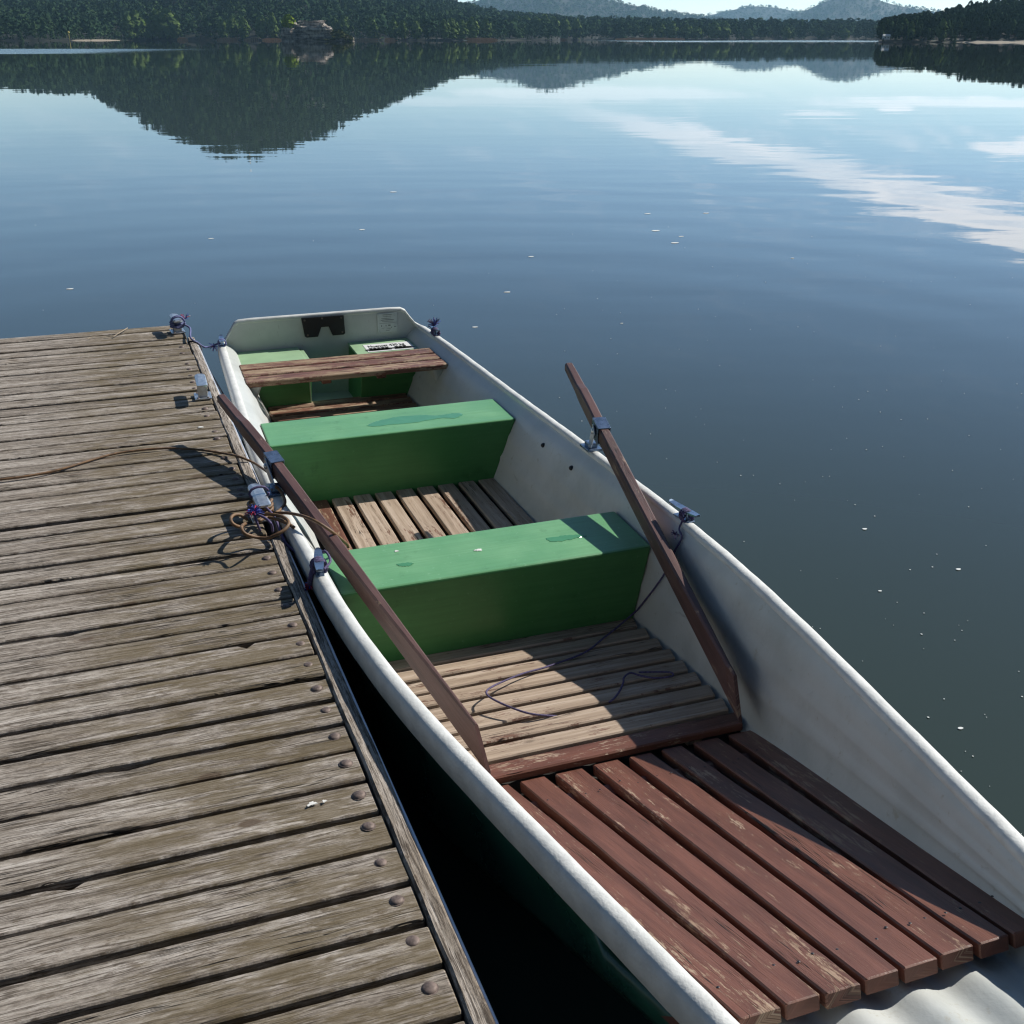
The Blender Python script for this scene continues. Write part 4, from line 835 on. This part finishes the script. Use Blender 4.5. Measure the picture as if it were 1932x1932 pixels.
mb = MB(); rock_block(mb, 707, 740, 76, 8, 1, .7, 1); rock_block(mb, 738, 765, 66, 9, 4, .7, 3); rock_block(mb, 752, 826, 72, 12, 0, .9, 5); rock_block(mb, 746, 815, 62, 8, 4, .7, 7); rock_block(mb, 790, 860, 96, 9, -2, .3, 9); rock_block(mb, 868, 884, 94, 5, -1, .4, 12)
tag(mb.build('rock_islet', M['rock']), 'layered grey sandstone rock islet rising from the far lake', 'rock')
a, p = dirpt(724, 99, RD+1); tree('willow_tree', p+Vector((0, 0, PXM(103-77, RD))), PXM(29, RD), PXM(33, RD), tw_[0], 'bright yellow-green round tree on the left block of the rock islet')
def bushes(lst, m, lab, name='bush'):
    for (px, base, top, wpx), l in zip(lst, lab):
        V, T = crown_template('leafy', 170); a, p = dirpt(px, 99, RD-3); h = PXM(base-top, RD); w_ = PXM(wpx, RD); mb = MB(); cc = np.repeat(rng.uniform(0, 1, len(V)//4+1), 4)[:len(V)]
        mb.add([p+Vector((v[0]*w_/.6, v[1]*w_/.6*.6, PXM(103-base, RD)-.3+v[2]*h)) for v in V], T, 0, [(c, 0, 0) for c in cc]); tag(mb.build(name, m), l, 'bush')
bushes([(842, 103, 78, 52), (866, 103, 88, 36), (815, 103, 92, 60)], M['bush'], ['tallest dull green bush on the right flank of the rock islet', 'low bush at the right tip of the rock islet', 'low brownish scrub in front of the rock islet'])
# small things on the far shore
mb = MB(); a, p = dirpt(174, 99, shoreD(174, shoreA)-14); tube(mb, [p+Vector((0, 0, -1)), p+Vector((0, 0, 6))], .2, 8, cat=False); dome(mb, p+Vector((0, 0, 6)), .9, 1.6, 10, 4); tag(mb.build('marker_post', plain('yellow_marker_paint', (.75, .62, .12), .5)), 'small yellow marker post in the water off the left shore', 'marker')
cab = empty('shore_cabin', dirpt(2215, 99, shoreD(2215, shoreF)+2)[1]+Vector((0, 0, 1.2))); cab.scale = (.5, .5, .6); tag(cab, 'tiny white cabin at the water edge left of the headland', 'cabin')
M['cabinw'] = plain('white_cabin_wall', (.8, .8, .78), .7, var=.05); M['roofd'] = plain('dark_cabin_roof', (.10, .09, .085), .7)
mb = MB(); prism(mb, [(-3.4, -2, .2), (3.4, -2, .2), (3.4, 2, .2), (-3.4, 2, .2), (-3.4, -2, 2.9), (3.4, -2, 2.9), (3.4, 2, 2.9), (-3.4, 2, 2.9)], .03); mb.build('wall', M['cabinw'], cab)
mb = MB(); prism(mb, [(-3.9, -2.6, 2.9), (3.9, -2.6, 2.9), (3.9, 2.6, 2.9), (-3.9, 2.6, 2.9), (-3.7, -.2, 4.4), (3.7, -.2, 4.4), (3.7, .2, 4.4), (-3.7, .2, 4.4)], .03); mb.build('roof', M['cabinw'], cab)
for x in (-1.7, 1.4): mb = MB(); box(mb, (x, -2.02, 1.7), (1, 0, 0), (0, 1, 0), (0, 0, 1), 1.1, .1, .9, .01); mb.build('window', M['roofd'], cab)
jt = [(1292, shoreB, 'grey landing stage on the shore behind the islet'), (640, shoreA, 'small dark landing stage among the reeds left of the islet')]
for px, f, lab in jt:
    mb = MB(); a, p = dirpt(px, 99, shoreD(px, f)-16); w_ = 9 if px > 1000 else 4
    box(mb, p+Vector((0, 0, 1.5)), (1, 0, 0), (0, 1, 0), (0, 0, 1), w_*2, 5, .4, .02)
    for k in range(5): tube(mb, [p+Vector((-w_+k*w_/2, -2, -1)), p+Vector((-w_+k*w_/2, -2, 2.6))], .2, 6, cat=False)
    tag(mb.build('landing_stage', M['twig'] if px > 1000 else M['dark_wood']), lab, 'landing stage')
mb = MB(); a, e_ = refl(626, 410); D = 1850; hz = D*math.tan(e_)-CAM_H; p = Vector((D*math.sin(a), D*math.cos(a), 0)); g = hA(a, 1850)
for dx, dy in ((-.9, -.9), (.9, -.9), (0, .9)): tube(mb, [p+Vector((dx, dy, g)), p+Vector((dx*.3, dy*.3, hz))], .28, 6, cat=False)
for k in range(8): zz = g+(hz-g)*k/8; q = 1-.7*k/8; tube(mb, [p+Vector((-.9*q, -.9*q, zz)), p+Vector((.9*q, -.9*q, zz)), p+Vector((0, .9*q, zz)), p+Vector((-.9*q, -.9*q, zz))], .15, 5, cat=False)
tag(mb.build('radio_mast', M['steel']), 'thin lattice mast on the summit of the big hill', 'mast')
# ---------------------------------------------------------------- air, light, sky
SUN = Vector((1.061, .747, 1.0)).normalized(); SEL = math.asin(SUN.z); SAZ = math.atan2(SUN.x, SUN.y)
HAZE = True
if HAZE:
    mb = MB(); x0, x1, y0, y1, z0, z1 = -3600, 5400, -150, 9900, -3, 760
    prism(mb, [(x0, y0, z0), (x1, y0, z0), (x1, y1, z0), (x0, y1, z0), (x0, y0, z1), (x1, y0, z1), (x1, y1, z1), (x0, y1, z1)], 0)
    hm = bpy.data.materials.new('morning_haze'); hm.use_nodes = True; nt = hm.node_tree; nt.nodes.clear(); o_ = nt.nodes.new('ShaderNodeOutputMaterial'); v_ = nt.nodes.new('ShaderNodeVolumePrincipled')
    v_.inputs['Color'].default_value = (.42, .74, 1, 1); v_.inputs['Density'].default_value = .75e-4; v_.inputs['Anisotropy'].default_value = .2
    nt.links.new(v_.outputs[0], o_.inputs['Volume']); tag(mb.build('haze', hm, kind='stuff'), 'thin blue morning haze over the whole lake', 'haze')
sd = bpy.data.lights.new('sun', 'SUN'); sd.energy = 5.0; sd.angle = R(.53); sd.color = (1, .95, .87)
so_ = bpy.data.objects.new('sun', sd); C.objects.link(so_); so_.rotation_euler = (-SUN).to_track_quat('-Z', 'Y').to_euler(); so_.location = SUN*50
w = bpy.data.worlds.new('World'); bpy.context.scene.world = w; w.use_nodes = True; nt = w.node_tree; n = N(nt); bg = nt.nodes['Background']
sky = n.n('ShaderNodeTexSky', sky_type='NISHITA'); sky.sun_disc = False; sky.sun_elevation = SEL; sky.sun_rotation = SAZ; sky.air_density = 1.0; sky.dust_density = .2; sky.ozone_density = 3.2
dv = n.n('ShaderNodeTexCoord').outputs['Generated']; dx, dy, dz = n.sep(dv)
U = n.math('DIVIDE', dx, n.math('MAXIMUM', dy, .02)); hyp = n.math('SQRT', n.math('ADD', n.math('MULTIPLY', dx, dx), n.math('MULTIPLY', dy, dy))); E_ = n.math('DIVIDE', dz, n.math('MAXIMUM', hyp, .02))
cmb = n.n('ShaderNodeCombineXYZ'); n.put(cmb.inputs[0], n.math('MULTIPLY', U, 15.)); n.put(cmb.inputs[1], n.math('MULTIPLY', n.math('SUBTRACT', E_, n.math('MULTIPLY', U, .2)), 68.)); nz = n.noise(cmb.outputs[0], 1, 6, .6); nz2 = n.noise(cmb.outputs[0], .35, 4, .6)
cen = n.math('ADD', .0465, n.math('MULTIPLY', U, .2075)); hw = n.math('ADD', .006, n.math('MULTIPLY', U, .030))
dd = n.math('DIVIDE', n.math('ABSOLUTE', n.math('SUBTRACT', E_, cen)), n.math('MAXIMUM', hw, .004)); dd = n.math('ADD', dd, n.math('MULTIPLY', n.math('SUBTRACT', nz, .5), 2.6))
soft = n.ss(nz2, .30, .66)
m1 = n.math('MULTIPLY', n.ss(dd, .5, 1.2, 1, 0), n.math('MULTIPLY', n.ss(U, .0, .2), n.ss(U, .75, 1.1, 1, 0))); m1 = n.math('MULTIPLY', m1, n.ss(soft, 0, 1, .45, 1))
def puff(u0, e0, su, se, k):                   # a single small cloud low over the lake
    a_ = n.math('DIVIDE', n.math('SUBTRACT', U, u0), su); b_ = n.math('DIVIDE', n.math('SUBTRACT', E_, e0), se); d_ = n.math('ADD', n.math('MULTIPLY', a_, a_), n.math('MULTIPLY', b_, b_))
    return n.math('MULTIPLY', n.ss(n.math('ADD', d_, n.math('MULTIPLY', n.math('SUBTRACT', nz, .5), 3.)), .3, 1.3, 1, 0), k)
pf = puff(.475, .079, .075, .008, 1.)
for q_ in ((.335, .053, .018, .003, .9), (.40, .047, .16, .004, .6), (.265, .0585, .035, .0018, .6), (.075, .044, .13, .007, .35), (.30, .050, .06, .0022, .4), (-.02, .050, .10, .004, .2)): pf = n.math('MAXIMUM', pf, puff(*q_))
wis = n.math('MULTIPLY', n.ss(n.math('ADD', nz, n.math('MULTIPLY', nz2, .6)), .78, 1.1), n.math('MULTIPLY', n.ss(E_, .02, .07), n.ss(E_, .12, .4, 1, 0))); wis = n.math('MULTIPLY', wis, n.math('MULTIPLY', n.ss(E_, .09, .17, 1, .15), n.ss(U, -.2, .4, .1, .5)))
mk = n.math('MULTIPLY', n.math('MAXIMUM', n.math('MAXIMUM', m1, pf), wis), n.ss(dy, .05, .2))
SKY = .050                                     # clear deep sky, boosted low ahead for reflections, dimmed behind to cut fill
el_ = n.math('MAXIMUM', E_, 0.); gl = n.math('ADD', 1., n.math('MULTIPLY', 2.7, n.math('EXPONENT', n.math('MULTIPLY', el_, -4.2))))
gl = n.mix(n.math('MULTIPLY', n.ss(dy, -.1, .5), n.ss(dx, -.95, -.45)), n.mix(n.ss(dy, -.5, .1), (.55, .55, .55), (.95, .95, .95)), n.mix(1., gl, (.90, .985, 1.12), 'MULTIPLY'))
sk = n.mix(1., n.mix(1., sky.outputs[0], (SKY, SKY, SKY), 'MULTIPLY'), gl, 'MULTIPLY')
n.put(bg.inputs[0], n.mix(n.math('MULTIPLY', mk, .85), sk, (2.05, 1.98, 1.98))); bg.inputs[1].default_value = 1.0
# ---------------------------------------------------------------- camera
cd = bpy.data.cameras.new('camera'); cd.sensor_width = 36; cd.lens = 36*F/1932; cd.clip_start = .05; cd.clip_end = 30000
co = bpy.data.objects.new('camera', cd); C.objects.link(co); co.location = (0, 0, CAM_H); co.rotation_euler = (math.pi/2-PITCH, 0, 0)
sc = bpy.context.scene; sc.camera = co; sc.view_settings.view_transform = 'Standard'; sc.view_settings.look = 'None'; sc.view_settings.exposure = .25; sc.view_settings.gamma = 1

sc.cycles.filter_width = 1.25
